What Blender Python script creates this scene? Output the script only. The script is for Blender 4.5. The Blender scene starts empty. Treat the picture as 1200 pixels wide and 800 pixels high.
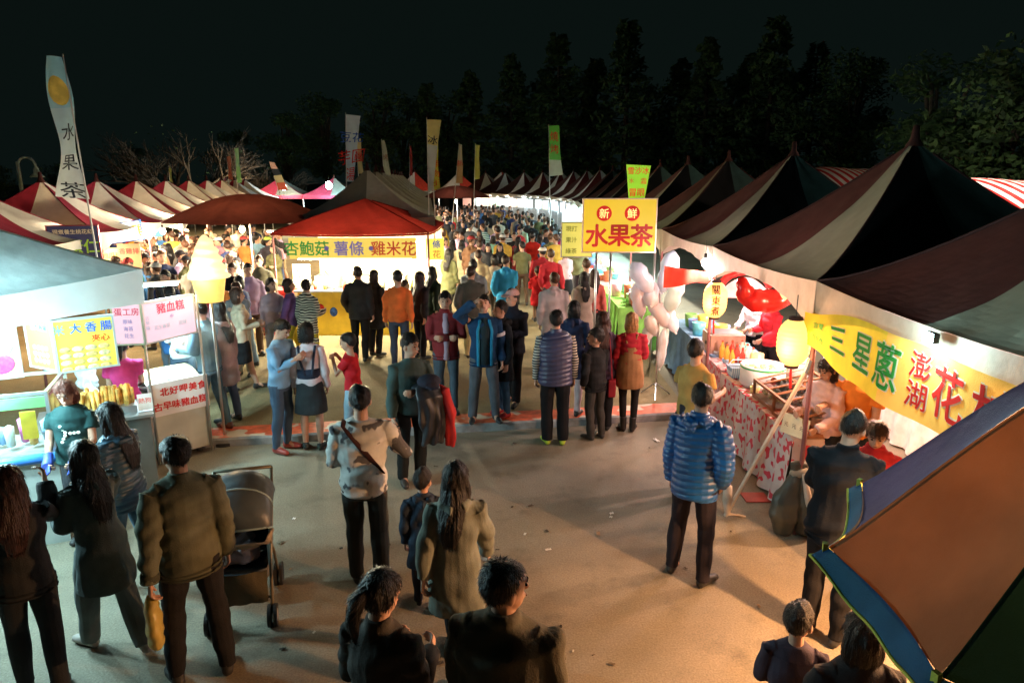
import bpy, bmesh, math, random
import numpy as np
from mathutils import Vector, Matrix, Euler
R = math.radians
rng = random.Random(7)
SC = bpy.context.scene
COL = SC.collection

# ------------------------------------------------------------------ camera, world, exposure
CAM_H, PITCH, FPX = 3.3, R(13.36), 800.0
cam_d = bpy.data.cameras.new('camera'); cam = bpy.data.objects.new('camera', cam_d); COL.objects.link(cam)
cam.location = (0, 0, CAM_H); cam.rotation_euler = (R(90) - PITCH, 0, 0)
cam_d.sensor_width = 36; cam_d.lens = 36 * FPX / 1200; cam_d.clip_end = 800; cam_d.clip_start = 0.05
SC.camera = cam
wd = bpy.data.worlds.new('World'); SC.world = wd; wd.use_nodes = True
wn = wd.node_tree; wbg = wn.nodes['Background']
wbg.inputs[0].default_value = (0.33, 0.64, 0.56, 1); wbg.inputs[1].default_value = 0.0037   # moonless night sky
SC.view_settings.view_transform = 'Standard'; SC.view_settings.look = 'None'
SC.view_settings.exposure = 1.3; SC.view_settings.gamma = 1.0
SC.render.engine = 'CYCLES'
cy = SC.cycles
cy.use_denoising = True; cy.max_bounces = 5; cy.diffuse_bounces = 3; cy.glossy_bounces = 2
cy.transmission_bounces = 3; cy.transparent_max_bounces = 8; cy.volume_bounces = 0
cy.sample_clamp_indirect = 3.0; cy.caustics_reflective = False; cy.caustics_refractive = False
cy.use_light_tree = True

# ------------------------------------------------------------------ geometry of the place
def ray(px, py):
    x = (px - 600) / FPX; y = -(py - 400) / FPX
    c, s = math.cos(PITCH), math.sin(PITCH)
    return Vector((x, c + y * s, -s + y * c))
def G(px, py, z=0.0):                     # the place at height z seen at a spot of the photograph
    d = ray(px, py); t = (z - CAM_H) / d.z
    return Vector((d.x * t, d.y * t, z))
def W(px, py, Y):                         # the place at depth Y
    d = ray(px, py); t = Y / d.y
    return Vector((d.x * t, Y, CAM_H + d.z * t))
KERB_A, KERB_B = 8.72, 0.164              # kerb front runs along y = A + B x
PLAZA = 0.11
def gz(x, y): return PLAZA if y > KERB_A + KERB_B * x and x < 2.5 else 0.0

# ------------------------------------------------------------------ materials
_mats = {}
def ramp_mix(nt, fac, c1, c2):
    m = nt.nodes.new('ShaderNodeMix'); m.data_type = 'RGBA'
    nt.links.new(fac, m.inputs[0]); m.inputs[6].default_value = (*c1, 1); m.inputs[7].default_value = (*c2, 1)
    return m.outputs[2]
def M(color, rough=0.8, metal=0.0, var=0.15, vscale=6.0, bump=0.0, bscale=60.0, fold=0.0, trans=0.0, emit=0.0,
      ecol=None, spec=0.4, coat=0.0, kind='plain', c2=None, scale=20.0, alpha=1.0, name='surface'):
    key = (tuple(round(c, 3) for c in color), rough, metal, var, vscale, bump, bscale, fold, trans, emit, ecol, spec, coat, kind, c2, scale, alpha)
    if key in _mats: return _mats[key]
    m = bpy.data.materials.new(name); m.use_nodes = True; nt = m.node_tree
    b = nt.nodes['Principled BSDF']; out = nt.nodes['Material Output']
    b.inputs['Roughness'].default_value = rough; b.inputs['Metallic'].default_value = metal
    b.inputs['Specular IOR Level'].default_value = spec; b.inputs['Coat Weight'].default_value = coat
    tc = nt.nodes.new('ShaderNodeTexCoord')
    def noise(sc, det=3.0, vec=None):
        n = nt.nodes.new('ShaderNodeTexNoise'); n.inputs['Scale'].default_value = sc; n.inputs['Detail'].default_value = det
        nt.links.new(vec or tc.outputs['Object'], n.inputs['Vector']); return n.outputs['Fac']
    def ramp(sock, a, bb):
        r = nt.nodes.new('ShaderNodeMapRange'); r.inputs[1].default_value = a; r.inputs[2].default_value = bb
        nt.links.new(sock, r.inputs[0]); return r.outputs[0]
    dark = tuple(c * (1 - var) for c in color); lite = tuple(min(1, c * (1 + var)) for c in color)
    csock = ramp_mix(nt, ramp(noise(vscale), .35, .65), dark, lite)
    if kind in ('hstripe', 'zebra', 'vstripe', 'ystripe'):
        w = nt.nodes.new('ShaderNodeTexWave'); w.bands_direction = {'hstripe': 'Z', 'zebra': 'Z', 'vstripe': 'X', 'ystripe': 'Y'}[kind]
        w.inputs['Scale'].default_value = scale; w.inputs['Distortion'].default_value = 4.0 if kind == 'zebra' else 0.0
        w.inputs['Detail'].default_value = 1.0
        nt.links.new(tc.outputs['Object'], w.inputs['Vector'])
        mm = nt.nodes.new('ShaderNodeMix'); mm.data_type = 'RGBA'
        nt.links.new(ramp(w.outputs['Fac'], .46, .54), mm.inputs[0]); nt.links.new(csock, mm.inputs[6]); mm.inputs[7].default_value = (*c2, 1)
        csock = mm.outputs[2]
    elif kind in ('blotch', 'floral'):
        v = noise(scale, 2.0 if kind == 'blotch' else 0.5)
        mm = nt.nodes.new('ShaderNodeMix'); mm.data_type = 'RGBA'
        nt.links.new(ramp(v, .56, .60), mm.inputs[0]); nt.links.new(csock, mm.inputs[6]); mm.inputs[7].default_value = (*c2, 1)
        csock = mm.outputs[2]
    nt.links.new(csock, b.inputs['Base Color'])
    if bump or fold:
        h = None
        if bump: h = noise(bscale, 4.0)
        if fold:
            f = noise(9.0, 2.0)
            if h is not None:
                a = nt.nodes.new('ShaderNodeMath'); a.operation = 'MULTIPLY_ADD'; nt.links.new(f, a.inputs[0]); a.inputs[1].default_value = fold / max(bump, .01); nt.links.new(h, a.inputs[2]); h = a.outputs[0]
            else: h = f
        bn = nt.nodes.new('ShaderNodeBump'); bn.inputs['Strength'].default_value = min(1, bump or fold); bn.inputs['Distance'].default_value = 0.02
        nt.links.new(h, bn.inputs['Height']); nt.links.new(bn.outputs[0], b.inputs['Normal'])
    if emit:
        if ecol: b.inputs['Emission Color'].default_value = (*ecol, 1)
        else: nt.links.new(csock, b.inputs['Emission Color'])
        b.inputs['Emission Strength'].default_value = emit
    if alpha < 1: b.inputs['Alpha'].default_value = alpha
    if trans:
        t = nt.nodes.new('ShaderNodeBsdfTranslucent'); nt.links.new(csock, t.inputs[0])
        mx = nt.nodes.new('ShaderNodeMixShader'); mx.inputs[0].default_value = trans
        nt.links.new(b.outputs[0], mx.inputs[1]); nt.links.new(t.outputs[0], mx.inputs[2]); nt.links.new(mx.outputs[0], out.inputs[0])
    _mats[key] = m
    return m
def glass_mat():
    if 'glass' in _mats: return _mats['glass']
    m = bpy.data.materials.new('glass'); m.use_nodes = True; nt = m.node_tree; nt.nodes.clear()
    o = nt.nodes.new('ShaderNodeOutputMaterial'); g = nt.nodes.new('ShaderNodeBsdfGlossy'); g.inputs['Roughness'].default_value = .03
    t = nt.nodes.new('ShaderNodeBsdfTransparent'); t.inputs[0].default_value = (.9, .95, .93, 1)
    mx = nt.nodes.new('ShaderNodeMixShader'); lw = nt.nodes.new('ShaderNodeFresnel'); lw.inputs[0].default_value = 1.5
    nt.links.new(lw.outputs[0], mx.inputs[0]); nt.links.new(t.outputs[0], mx.inputs[1]); nt.links.new(g.outputs[0], mx.inputs[2]); nt.links.new(mx.outputs[0], o.inputs[0])
    _mats['glass'] = m; return m
def cloth(c, **k):
    d = dict(rough=.88, var=.14, vscale=7, bump=.25, bscale=130, fold=.5, spec=.2, name='cloth'); d.update(k); return M(c, **d)
def puff(c, **k): return M(c, rough=.38, var=.1, bump=.15, bscale=90, spec=.5, name='puffer_fabric', **k)
SKIN = M((.47, .27, .19), rough=.5, var=.08, vscale=20, spec=.35, name='skin')
HAIRM = {}
def hairm(c):
    if c in HAIRM: return HAIRM[c]
    m = M(c, rough=.40, var=.3, vscale=40, spec=.3, bump=.55, bscale=1.0, name='hair'); HAIRM[c] = m
    nt = m.node_tree; tc = next(n for n in nt.nodes if n.type == 'TEX_COORD')            # fine strands that run down the hair
    mp = nt.nodes.new('ShaderNodeMapping'); mp.inputs['Scale'].default_value = (150, 150, 9); nt.links.new(tc.outputs['Object'], mp.inputs[0])
    for n in [n for n in nt.nodes if n.type == 'TEX_NOISE' and n.inputs['Scale'].default_value == 1.0]: nt.links.new(mp.outputs[0], n.inputs['Vector'])
    return m
BLACKH = (.012, .010, .010)
METAL = M((.55, .56, .57), rough=.35, metal=.9, var=.1, name='steel')
WHITEMETAL = M((.7, .7, .7), rough=.4, var=.05, name='white_painted_steel')
DARKM = M((.03, .03, .032), rough=.5, name='dark_plastic')
def lamp_mat(c, s): return M(c, emit=s, ecol=c, var=0, name='lamp_glow')

# ------------------------------------------------------------------ mesh building
class MB:
    def __init__(s): s.v = []; s.f = []; s.m = []; s.mi = 0
    def add(s, vs, fs):
        o = len(s.v); s.v += [tuple(v) for v in vs]; s.f += [tuple(i + o for i in f) for f in fs]; s.m += [s.mi] * len(fs); return s
    def box(s, c, d, rz=0, rot=None):
        m = (rot.to_matrix() if rot else Matrix.Rotation(rz, 3, 'Z'))
        c = Vector(c); vs = []
        for z in (-.5, .5):
            for x, y in ((-.5, -.5), (.5, -.5), (.5, .5), (-.5, .5)): vs.append(c + m @ Vector((x * d[0], y * d[1], z * d[2])))
        return s.add(vs, [(3, 2, 1, 0), (4, 5, 6, 7), (0, 1, 5, 4), (1, 2, 6, 5), (2, 3, 7, 6), (3, 0, 4, 7)])
    def tube(s, pts, rad, n=10, cap=.6, side=None):
        pts = [Vector(p) for p in pts]; k = len(pts)
        rad = [(r, r) if not isinstance(r, (tuple, list)) else r for r in rad]
        vs = []; fs = []
        for i in range(k):
            t = (pts[min(i + 1, k - 1)] - pts[max(i - 1, 0)]).normalized()
            sd = Vector(side) if side else (Vector((1, 0, 0)) if abs(t.x) < .85 else Vector((0, 1, 0)))
            sd = (sd - t * sd.dot(t)).normalized(); up = t.cross(sd)
            for j in range(n):
                a = 2 * math.pi * j / n
                vs.append(pts[i] + sd * (math.cos(a) * rad[i][0]) + up * (math.sin(a) * rad[i][1]))
        for i in range(k - 1):
            for j in range(n):
                a = i * n + j; b = i * n + (j + 1) % n; fs.append((a, b, b + n, a + n))
        t0 = (pts[0] - pts[1]).normalized(); t1 = (pts[-1] - pts[-2]).normalized()
        vs.append(pts[0] + t0 * min(rad[0]) * cap); vs.append(pts[-1] + t1 * min(rad[-1]) * cap)
        for j in range(n):
            fs.append((len(vs) - 2, (j + 1) % n, j)); o = (k - 1) * n; fs.append((len(vs) - 1, o + j, o + (j + 1) % n))
        return s.add(vs, fs)
    def ell(s, c, r, nu=14, nv=9, rot=None):
        c = Vector(c); vs = []; fs = []
        for i in range(1, nv):
            th = math.pi * i / nv
            for j in range(nu):
                a = 2 * math.pi * j / nu
                p = Vector((r[0] * math.sin(th) * math.cos(a), r[1] * math.sin(th) * math.sin(a), r[2] * math.cos(th)))
                vs.append(c + (rot @ p if rot else p))
        for i in range(nv - 2):
            for j in range(nu):
                a = i * nu + j; b = i * nu + (j + 1) % nu; fs.append((a, a + nu, b + nu, b))
        p = Vector((0, 0, r[2])); p = rot @ p if rot else p
        vs.append(c + p); vs.append(c - p)
        for j in range(nu):
            fs.append((len(vs) - 2, j, (j + 1) % nu)); o = (nv - 2) * nu; fs.append((len(vs) - 1, o + (j + 1) % nu, o + j))
        return s.add(vs, fs)
    def grid(s, fn, nu, nv, mat=None):            # fn(u, v) in 0..1
        vs = [fn(i / nu, j / nv) for j in range(nv + 1) for i in range(nu + 1)]
        fs = [(j * (nu + 1) + i, j * (nu + 1) + i + 1, (j + 1) * (nu + 1) + i + 1, (j + 1) * (nu + 1) + i) for j in range(nv) for i in range(nu)]
        o = len(s.m); s.add(vs, fs)
        if mat: s.m[o:] = [mat((k % nu + .5) / nu, (k // nu + .5) / nv) for k in range(nu * nv)]
        return s
    def lathe(s, prof, n=20, c=(0, 0, 0)):
        vs = []; fs = []; k = len(prof)
        for r, z in prof:
            for j in range(n):
                a = 2 * math.pi * j / n; vs.append((c[0] + r * math.cos(a), c[1] + r * math.sin(a), c[2] + z))
        for i in range(k - 1):
            for j in range(n):
                a = i * n + j; b = i * n + (j + 1) % n; fs.append((a, b, b + n, a + n))
        return s.add(vs, fs)
    def mesh(s, name, smooth=True):
        me = bpy.data.meshes.new(name); me.from_pydata(s.v, [], s.f); me.update()
        me.polygons.foreach_set('material_index', s.m)
        me.polygons.foreach_set('use_smooth', [smooth] * len(me.polygons)); return me
    def build(s, name, mat, parent=None, smooth=False, loc=(0, 0, 0), rz=0):
        return put(name, s.mesh(name, smooth), mat, parent, loc, rz)
def put(name, me, mat, parent=None, loc=(0, 0, 0), rz=0, link='OBJECT'):
    mats = mat if isinstance(mat, (list, tuple)) else [mat]
    while len(me.materials) < len(mats): me.materials.append(mats[len(me.materials)])
    o = bpy.data.objects.new(name, me); COL.objects.link(o)
    for i, m in enumerate(mats):
        o.material_slots[i].link = 'OBJECT'; o.material_slots[i].material = m
    o.location = loc; o.rotation_euler = (0, 0, rz)
    if parent: o.parent = parent
    return o
def bevel(o, w=.01, seg=2):
    m = o.modifiers.new('bevel', 'BEVEL'); m.width = w; m.segments = seg; m.limit_method = 'ANGLE'; return o
LABELS = {}
def tag(o, label, cat, group=None, kind=None):
    o['label'] = label; o['category'] = cat
    if group: o['group'] = group
    if kind: o['kind'] = kind
    LABELS.setdefault(label, []).append(group)
    return o
def thing(name, label, cat, loc=(0, 0, 0), rz=0, group=None):
    o = bpy.data.objects.new(name, None); COL.objects.link(o); o.empty_display_size = .1
    o.location = loc; o.rotation_euler = (0, 0, rz)
    return tag(o, label, cat, group)
def structure(o): o['kind'] = 'structure'; return o

TMP = bpy.data.scenes.new('build_space')
def evaluated(me, mods):
    o = bpy.data.objects.new('tmp', me); TMP.collection.objects.link(o)
    for typ, kw in mods:
        m = o.modifiers.new(typ, typ)
        for k, v in kw.items(): setattr(m, k, v)
    vl = TMP.view_layers[0]; vl.update(); dg = vl.depsgraph
    res = bpy.data.meshes.new_from_object(o.evaluated_get(dg), depsgraph=dg)
    bpy.data.objects.remove(o); return res
def fuse(mb, vox, smooth=3, name='form'):
    me = mb.mesh('tmp')
    r = evaluated(me, [('REMESH', dict(mode='VOXEL', voxel_size=vox, use_smooth_shade=True)), ('SMOOTH', dict(factor=.5, iterations=smooth))])
    bpy.data.meshes.remove(me); r.name = name; r.materials.clear()
    return r
def displace(me, fn):
    n = len(me.vertices); co = np.empty(n * 3); me.vertices.foreach_get('co', co); co = co.reshape(-1, 3)
    no = np.empty(n * 3); me.vertices.foreach_get('normal', no); no = no.reshape(-1, 3)
    co = co + no * fn(co)[:, None]
    me.vertices.foreach_set('co', co.ravel()); me.update(); return me
def folds(seed, amp=.006, freq=22.0):
    r = np.random.RandomState(seed); K = r.normal(0, 1, (6, 3)) * np.array([.7, .7, 1.2]) * freq; ph = r.rand(6) * 6.28
    Q = r.normal(0, 1, (6, 3)) * freq * .35; p2 = r.rand(6) * 6.28
    def fn(co):
        d = np.zeros(len(co))
        for i in range(6): d += np.sin(co @ K[i] + ph[i] + 1.6 * np.sin(co @ Q[i] + p2[i])) / 6
        return amp * (d * 2.2)
    return fn
_fontcache = {}
def text_mesh(body, size=1.0, bold=.0):
    key = (body, bold)
    if key not in _fontcache:
        cu = bpy.data.curves.new('t', 'FONT'); cu.body = body; cu.align_x = 'CENTER'; cu.align_y = 'CENTER'; cu.size = 1.0
        cu.offset = bold; cu.resolution_u = 3
        o = bpy.data.objects.new('t', cu); TMP.collection.objects.link(o); TMP.view_layers[0].update()
        dg = TMP.view_layers[0].depsgraph
        me = bpy.data.meshes.new_from_object(o.evaluated_get(dg), depsgraph=dg); bpy.data.objects.remove(o)
        v = np.empty(len(me.vertices) * 3); me.vertices.foreach_get('co', v); v = v.reshape(-1, 3)
        if len(v):
            c = (v.max(0) + v.min(0)) / 2; v = v - c
        _fontcache[key] = (v, [tuple(p.vertices) for p in me.polygons], float(v[:, 1].max() * 2) if len(v) else 1.0)
    return _fontcache[key]
def letters(mb, body, h, x, z, y=-.004, bold=.0, xs=1.0, vertical=False, fn=None):
    """lettering of height h per character centred at x, z on a board that faces -Y"""
    if vertical:
        n = len(body)
        for i, ch in enumerate(body): letters(mb, ch, h, x, z + (n - 1) * h * .56 - i * h * 1.12, y, bold, xs, False, fn)
        return
    v, f, hh = text_mesh(body, 1, 0.0); s = h / .95; d = bold * .8
    for k, (ox, oz) in enumerate(((0, 0),) if bold < .005 else ((-d, -d * .5), (d, d * .5), (-d * .5, d), (d * .5, -d))):   # strokes thickened by overprinting
        pts = [(x + (a[0] + ox) * s * xs, y - .0006 * k, z + (a[1] + oz) * s) for a in v]
        if fn: pts = [fn(p) for p in pts]
        mb.add(pts, f)

# ------------------------------------------------------------------ people
ARM = {'down': ((.05, .02, -.29), (.012, -.05, -.25)), 'swingf': ((.04, -.10, -.27), (0, -.13, -.21)), 'swingb': ((.05, .11, -.27), (.02, .02, -.26)),
       'phone': ((.02, -.10, -.26), (-.11, -.17, .12)), 'hold': ((.045, -.03, -.28), (-.06, -.24, .02)), 'cross': ((.05, -.05, -.27), (-.25, -.13, .02)),
       'brow': ((.17, -.08, .10), (-.20, -.03, .16)), 'reach': ((.06, -.17, -.20), (-.03, -.23, .02)), 'raise': ((.05, -.18, -.15), (.0, -.12, .21)),
       'pocket': ((.09, .07, -.27), (-.055, -.10, -.21)), 'work': ((.03, -.08, -.27), (-.06, -.20, -.10)), 'wide': ((.16, .03, -.24), (-.12, -.20, .03)),
       'eat': ((.05, -.14, -.22), (-.12, -.10, .20))}
LEG = {'stand': ((.10, 0), (.10, .03)), 'apart': ((.16, -.02), (.15, .02)), 'walk': ((.08, -.24), (.08, .24)), 'walk2': ((.08, .20), (.08, -.20)),
       'step': ((.10, -.10), (.10, .10)), 'close': ((.07, 0), (.07, .01))}
_pm = {}
VOX = [.0068, .0095, .014, .03]
def person_parts(sex='m', child=False, armL='down', armR='down', legs='stand', hair='short', top='jacket', bottom='trousers',
                 yaw=0, pitch=0, lean=4, lod=1, fat=0.0, seed=0):
    key = (sex, child, armL, armR, legs, hair, top, bottom, yaw, pitch, lean, lod, fat, seed if lod < 2 else 0)
    if key in _pm: return _pm[key]
    vx = VOX[lod]; tl = math.tan(R(lean))
    def L(p):                                             # the torso leans a little forward from the hips
        p = Vector(p)
        if p.z > .95: p.y -= (p.z - .95) * tl
        return p
    f = sex == 'f'
    sw = (.165 if f else .188) + fat * .5; th = {'shirt': .004, 'tee': .004, 'jacket': .016, 'puffer': .032, 'coat': .018, 'vest': .026, 'sweater': .01, 'dress': .004, 'tank': .002}[top]
    hs = 1.22 if child else 1.0
    NK = L((0, .01, 1.47))
    hm = Matrix.Translation(NK) @ Euler((R(pitch), 0, R(yaw))).to_matrix().to_4x4() @ Matrix.Scale(hs, 4) @ Matrix.Translation((0, 0, -1.47))
    H = lambda p: hm @ Vector(p)
    hr = Euler((R(pitch), 0, R(yaw))).to_matrix()
    # joints
    SH = {}; EL = {}; WR = {}
    for s, a in ((1, armL), (-1, armR)):
        e, w = ARM[a]
        SH[s] = L((s * (sw - .016), .005, 1.388)); EL[s] = SH[s] + Vector((e[0] * s, e[1], e[2])); WR[s] = EL[s] + Vector((w[0] * s, w[1], w[2]))
    HIP = {}; KN = {}; AN = {}
    for s, (dx, dy) in ((1, LEG[legs][0]), (-1, LEG[legs][1])):
        HIP[s] = Vector((s * .092, 0, .90)); lift = .05 if dy > .15 else 0
        AN[s] = Vector((s * dx, dy + .02, .085 + lift)); KN[s] = (HIP[s] + AN[s]) / 2 + Vector((s * .004, -.03 - (.05 if dy > .15 else 0), .02))
    out = {}
    # body: one continuous surface
    mb = MB()
    mb.ell(H((0, .002, 1.615)), (.076 * hs, .094 * hs, .108 * hs), 16, 12, hr); mb.ell(H((0, -.028, 1.552)), (.056 * hs, .062 * hs, .06 * hs), 14, 9, hr)
    mb.ell(H((0, -.052, 1.522)), (.026 * hs, .03 * hs, .022 * hs), 10, 7, hr)
    mb.tube([H((0, -.088, 1.622)), H((0, -.099, 1.598)), H((0, -.108, 1.578))], [.008 * hs, .012 * hs, .015 * hs], 8)
    mb.ell(H((0, -.09, 1.548)), (.024 * hs, .012 * hs, .012 * hs), 10, 7, hr); mb.ell(H((0, -.078, 1.64)), (.052 * hs, .018 * hs, .014 * hs), 10, 7, hr)
    for s in (1, -1): mb.ell(H((s * .078, .008, 1.592)), (.012 * hs, .02 * hs, .032 * hs), 10, 7, hr)
    mb.tube([L((0, .015, 1.38)), L((0, .012, 1.46)), H((0, .005, 1.55))], [(.085, .07), (.056, .058), .052], 12)
    mb.tube([(0, 0, .86), (0, 0, 1.0), L((0, 0, 1.2)), L((0, .005, 1.36)), L((0, .01, 1.42))], [(.13, .09), (.12, .085), (.13, .09), (.15, .085), (.07, .06)], 14)
    bare = bottom in ('skirt', 'shorts')
    for s in (1, -1):
        mb.tube([SH[s] + Vector((-s * .02, 0, -.01)), SH[s] * .55 + EL[s] * .45, EL[s], WR[s]], [.034, .044, .039, .028], 10)
        k = 1.0 if bare else .82
        mid = KN[s] * .62 + AN[s] * .38 + Vector((0, .015, 0))
        mb.tube([HIP[s], KN[s], mid, AN[s]], [.075 * k, .052 * k, .054 * k, .034], 10)
        mb.tube([AN[s], AN[s] + Vector((0, -.09, -.045))], [.035, .03], 8)
        d = (WR[s] - EL[s]).normalized(); sd = Vector((0, 1, 0)) if abs(d.z) > .6 else Vector((0, 0, 1)); sd = (sd - d * sd.dot(d)).normalized()
        n = d.cross(sd) * s
        if n.x * s > 0: n = -n                            # palm side faces inwards
        fr = .0085 + .25 * max(0, vx - .0068)
        mb.tube([WR[s] - d * .01, WR[s] + d * .045, WR[s] + d * .085], [(.024, .018), (.036, .016), (.039, .014)], 10, side=sd)
        if lod < 3:
            for q in range(4):
                b0 = WR[s] + d * .08 + sd * (-.029 + .0195 * q); ln = (.030, .036, .034, .027)[q]
                p = [b0]; ang = .25
                for g in range(3):
                    ang += .42; p.append(p[-1] + (d * math.cos(ang) + n * math.sin(ang)) * ln * (1, .75, .6)[g])
                mb.tube(p, [fr * 1.1, fr, fr * .95, fr * .8], 7)
            tb = WR[s] + d * .03 - sd * .03
            mb.tube([tb, tb + (d * .7 - sd * .5 + n * .35).normalized() * .04, tb + (d * .85 - sd * .25 + n * .5).normalized() * .068], [fr * 1.4, fr * 1.2, fr], 7)
    out['body'] = fuse(mb, vx if lod < 3 else .03, 2 if lod < 3 else 1, 'body')
    # face: eyes, brows and mouth
    if lod < 3:
        e = MB()
        for s in (1, -1):
            e.ell(H((s * .031, -.0855, 1.612)), (.013 * hs, .007 * hs, .0065 * hs), 8, 6, hr)
            e.tube([H((s * .014, -.0965, 1.637)), H((s * .032, -.093, 1.642)), H((s * .05, -.080, 1.636))], [.0035 * hs, .004 * hs, .003 * hs], 6)
        out['eyes'] = e.mesh('eyes')
        out['mouth'] = MB().ell(H((0, -.1005, 1.547)), (.021 * hs, .0035 * hs, .0045 * hs), 10, 6, hr).mesh('mouth')
    # hair
    mb = MB(); tmp = MB().ell((0, .012, 1.628), (.0885, .107, .110), 28, 20)
    vs = []
    for v in tmp.v:
        v = Vector(v); y = v.y
        fr_ = 1.662 if not f else 1.655
        if hair in ('bob', 'long', 'tail', 'bun') : hl = fr_ if y < -.055 else (fr_ - (y + .055) / .05 * .10 if y < -.005 else 1.535)
        else: hl = fr_ if y < -.05 else (fr_ - (y + .05) / .055 * .06 if y < .005 else 1.602 - min(1, (y - .005) / .08) * .065)
        hl += .006 * math.sin(v.x * 170 + seed) + .004 * math.sin(v.x * 61 + v.y * 90 + seed * 2)
        if hair in ('short', 'cap', 'cap2'):                # cropped close at the sides and nape, fuller on top
            q = max(0.0, min(1.0, (v.z - 1.56) / .11)); k_ = .915 + .085 * q + .03 * max(0, v.z - 1.66) / .07 * (1 + .5 * math.sin(v.x * 40 + seed)); v = Vector((v.x * k_, .006 + (v.y - .006) * k_, v.z + .012 * max(0, v.z - 1.68) / .05 * math.sin(v.x * 30 + v.y * 20 + seed)))
        if v.z < hl: v = Vector((0, .01, 1.60)) + (v - Vector((0, .01, 1.60))) * .80
        elif lod < 3: v = Vector((0, .012, 1.6)) + (v - Vector((0, .012, 1.6))) * (1 + .025 * math.sin(v.x * 95 + 2 * math.sin(v.z * 60)) * math.sin(v.y * 70 + seed) + .012 * math.sin(v.x * 190 + v.y * 150 + seed))
        vs.append(H(v))
    mb.add(vs, tmp.f)
    ho = {'puffer': .035, 'coat': .045, 'jacket': .012}.get(top, 0)
    if hair == 'bob':
        mb.tube([H((0, .03, 1.62)), H((0, .03, 1.55)), H((0, .022, 1.49))], [(.088 * hs, .078 * hs), (.098 * hs, .075 * hs), (.09 * hs, .065 * hs)], 16)
    if hair == 'long':
        mb.tube([H((0, .03, 1.62)), H((0, .045, 1.52)), L((0, .085 + ho * .6, 1.41)), L((.006, .120 + ho, 1.28)), L((.012, .125 + ho, 1.16))], [(.084 * hs, .078 * hs), (.090 * hs, .062 * hs), (.098, .040), (.086, .026), (.05, .012)], 16)
        for s in (1, -1): mb.tube([H((s * .07, -.005, 1.62)), H((s * .085, .0, 1.52)), L((s * .09, -.02 + .06, 1.42))], [.025, .03, .025], 8)
    if hair == 'tail':
        mb.tube([H((0, .08, 1.64)), H((0, .145, 1.62)), H((0, .165, 1.53)), H((0, .14, 1.42))], [.04, .04, .035, .015], 10)
    if hair == 'bun': mb.ell(H((0, .11, 1.60)), (.05 * hs, .045 * hs, .05 * hs))
    hv = min(vx * 1.1, .011) if lod < 3 else .022
    out['hair'] = fuse(mb, hv, 1, 'hair')
    if lod < 3 and hair in ('long', 'bob', 'tail', 'bun'): displace(out['hair'], lambda co: .0014 * np.sin(np.arctan2(co[:, 0], co[:, 1] - .02) * 31 + seed + 3 * np.sin(co[:, 2] * 9)) + .0022 * np.sin(np.arctan2(co[:, 0], co[:, 1] - .02) * 9 + 2 * seed + 2 * np.sin(co[:, 2] * 14)))
    if lod < 2:                                           # loose strands break up the outline of the hair
        me = out['hair']; n0 = len(me.vertices); co = np.empty(n0 * 3); me.vertices.foreach_get('co', co); co = co.reshape(-1, 3); no = np.empty(n0 * 3); me.vertices.foreach_get('normal', no); no = no.reshape(-1, 3)
        big = MB(); big.add([tuple(c_) for c_ in co], [tuple(p.vertices) for p in me.polygons]); rs = random.Random(seed + 5)
        top_ = H((0, .02, 1.74)); lng = hair in ('long', 'bob', 'tail', 'bun')
        for _ in range(3400 if lod == 0 else 900):
            q = rs.randrange(n0); p_ = Vector(co[q]); nn = Vector(no[q])
            if (p_ - H((0, 0, 1.60))).length < .082 * hs: continue
            fl = (p_ - top_); fl = (fl - nn * fl.dot(nn)); fl = fl.normalized() if fl.length > .02 else Vector((rs.uniform(-1, 1), rs.uniform(-1, 1), 0)).normalized()
            if lng and p_.z < 1.6: fl = (Vector((0, 0, -1)) - nn * -nn.z).normalized()
            d_ = (fl * 1.0 + nn * (rs.uniform(.10, .36) if not lng else rs.uniform(.02, .10)) + Vector((rs.gauss(0, 1), rs.gauss(0, 1), rs.gauss(0, .7))) * (.2 if not lng else .09)).normalized(); ln = rs.uniform(.018, .040) if not lng else rs.uniform(.03, .075)
            sd = d_.cross(nn).normalized() * rs.uniform(.0012, .0026); b0 = p_ - nn * .003
            big.add([b0 - sd, b0 + sd, b0 + d_ * ln * .55 + sd * .7, b0 + d_ * ln * .55 - sd * .7, b0 + d_ * ln - nn * ln * .12], [(0, 1, 2, 3), (3, 2, 4)])
        out['hair'] = big.mesh('hair')
    if hair in ('cap', 'cap2'):
        c = MB(); t2 = MB().ell((0, .012, 1.640), (.096, .113, .103), 20, 14)
        c.add([H(v if v[2] > 1.645 else (v[0] * .97, v[1] * .97, 1.645)) for v in t2.v], t2.f)
        c.tube([H((0, -.07, 1.655)), H((0, -.13, 1.645)), H((0, -.175, 1.635))], [(.08 * hs, .012), (.075 * hs, .010), (.045 * hs, .007)], 12, side=(1, 0, 0))
        out['cap'] = fuse(c, max(vx, .009), 1, 'cap')
    # top
    mb = MB(); i = th + fat
    hem = {'shirt': .87, 'tee': .87, 'jacket': .80, 'puffer': .78, 'coat': .58, 'vest': .80, 'sweater': .86, 'dress': .60, 'tank': .87}[top]
    wa = (.135 if f else .158); hp = .165 if f else .168
    prof = [((0, 0, hem), (hp + i + (.03 if hem < .7 else 0), .118 + i + (.03 if hem < .7 else 0)))]
    if hem < .7: prof.append(((0, 0, .85), (hp + i + .012, .125 + i)))
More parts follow.
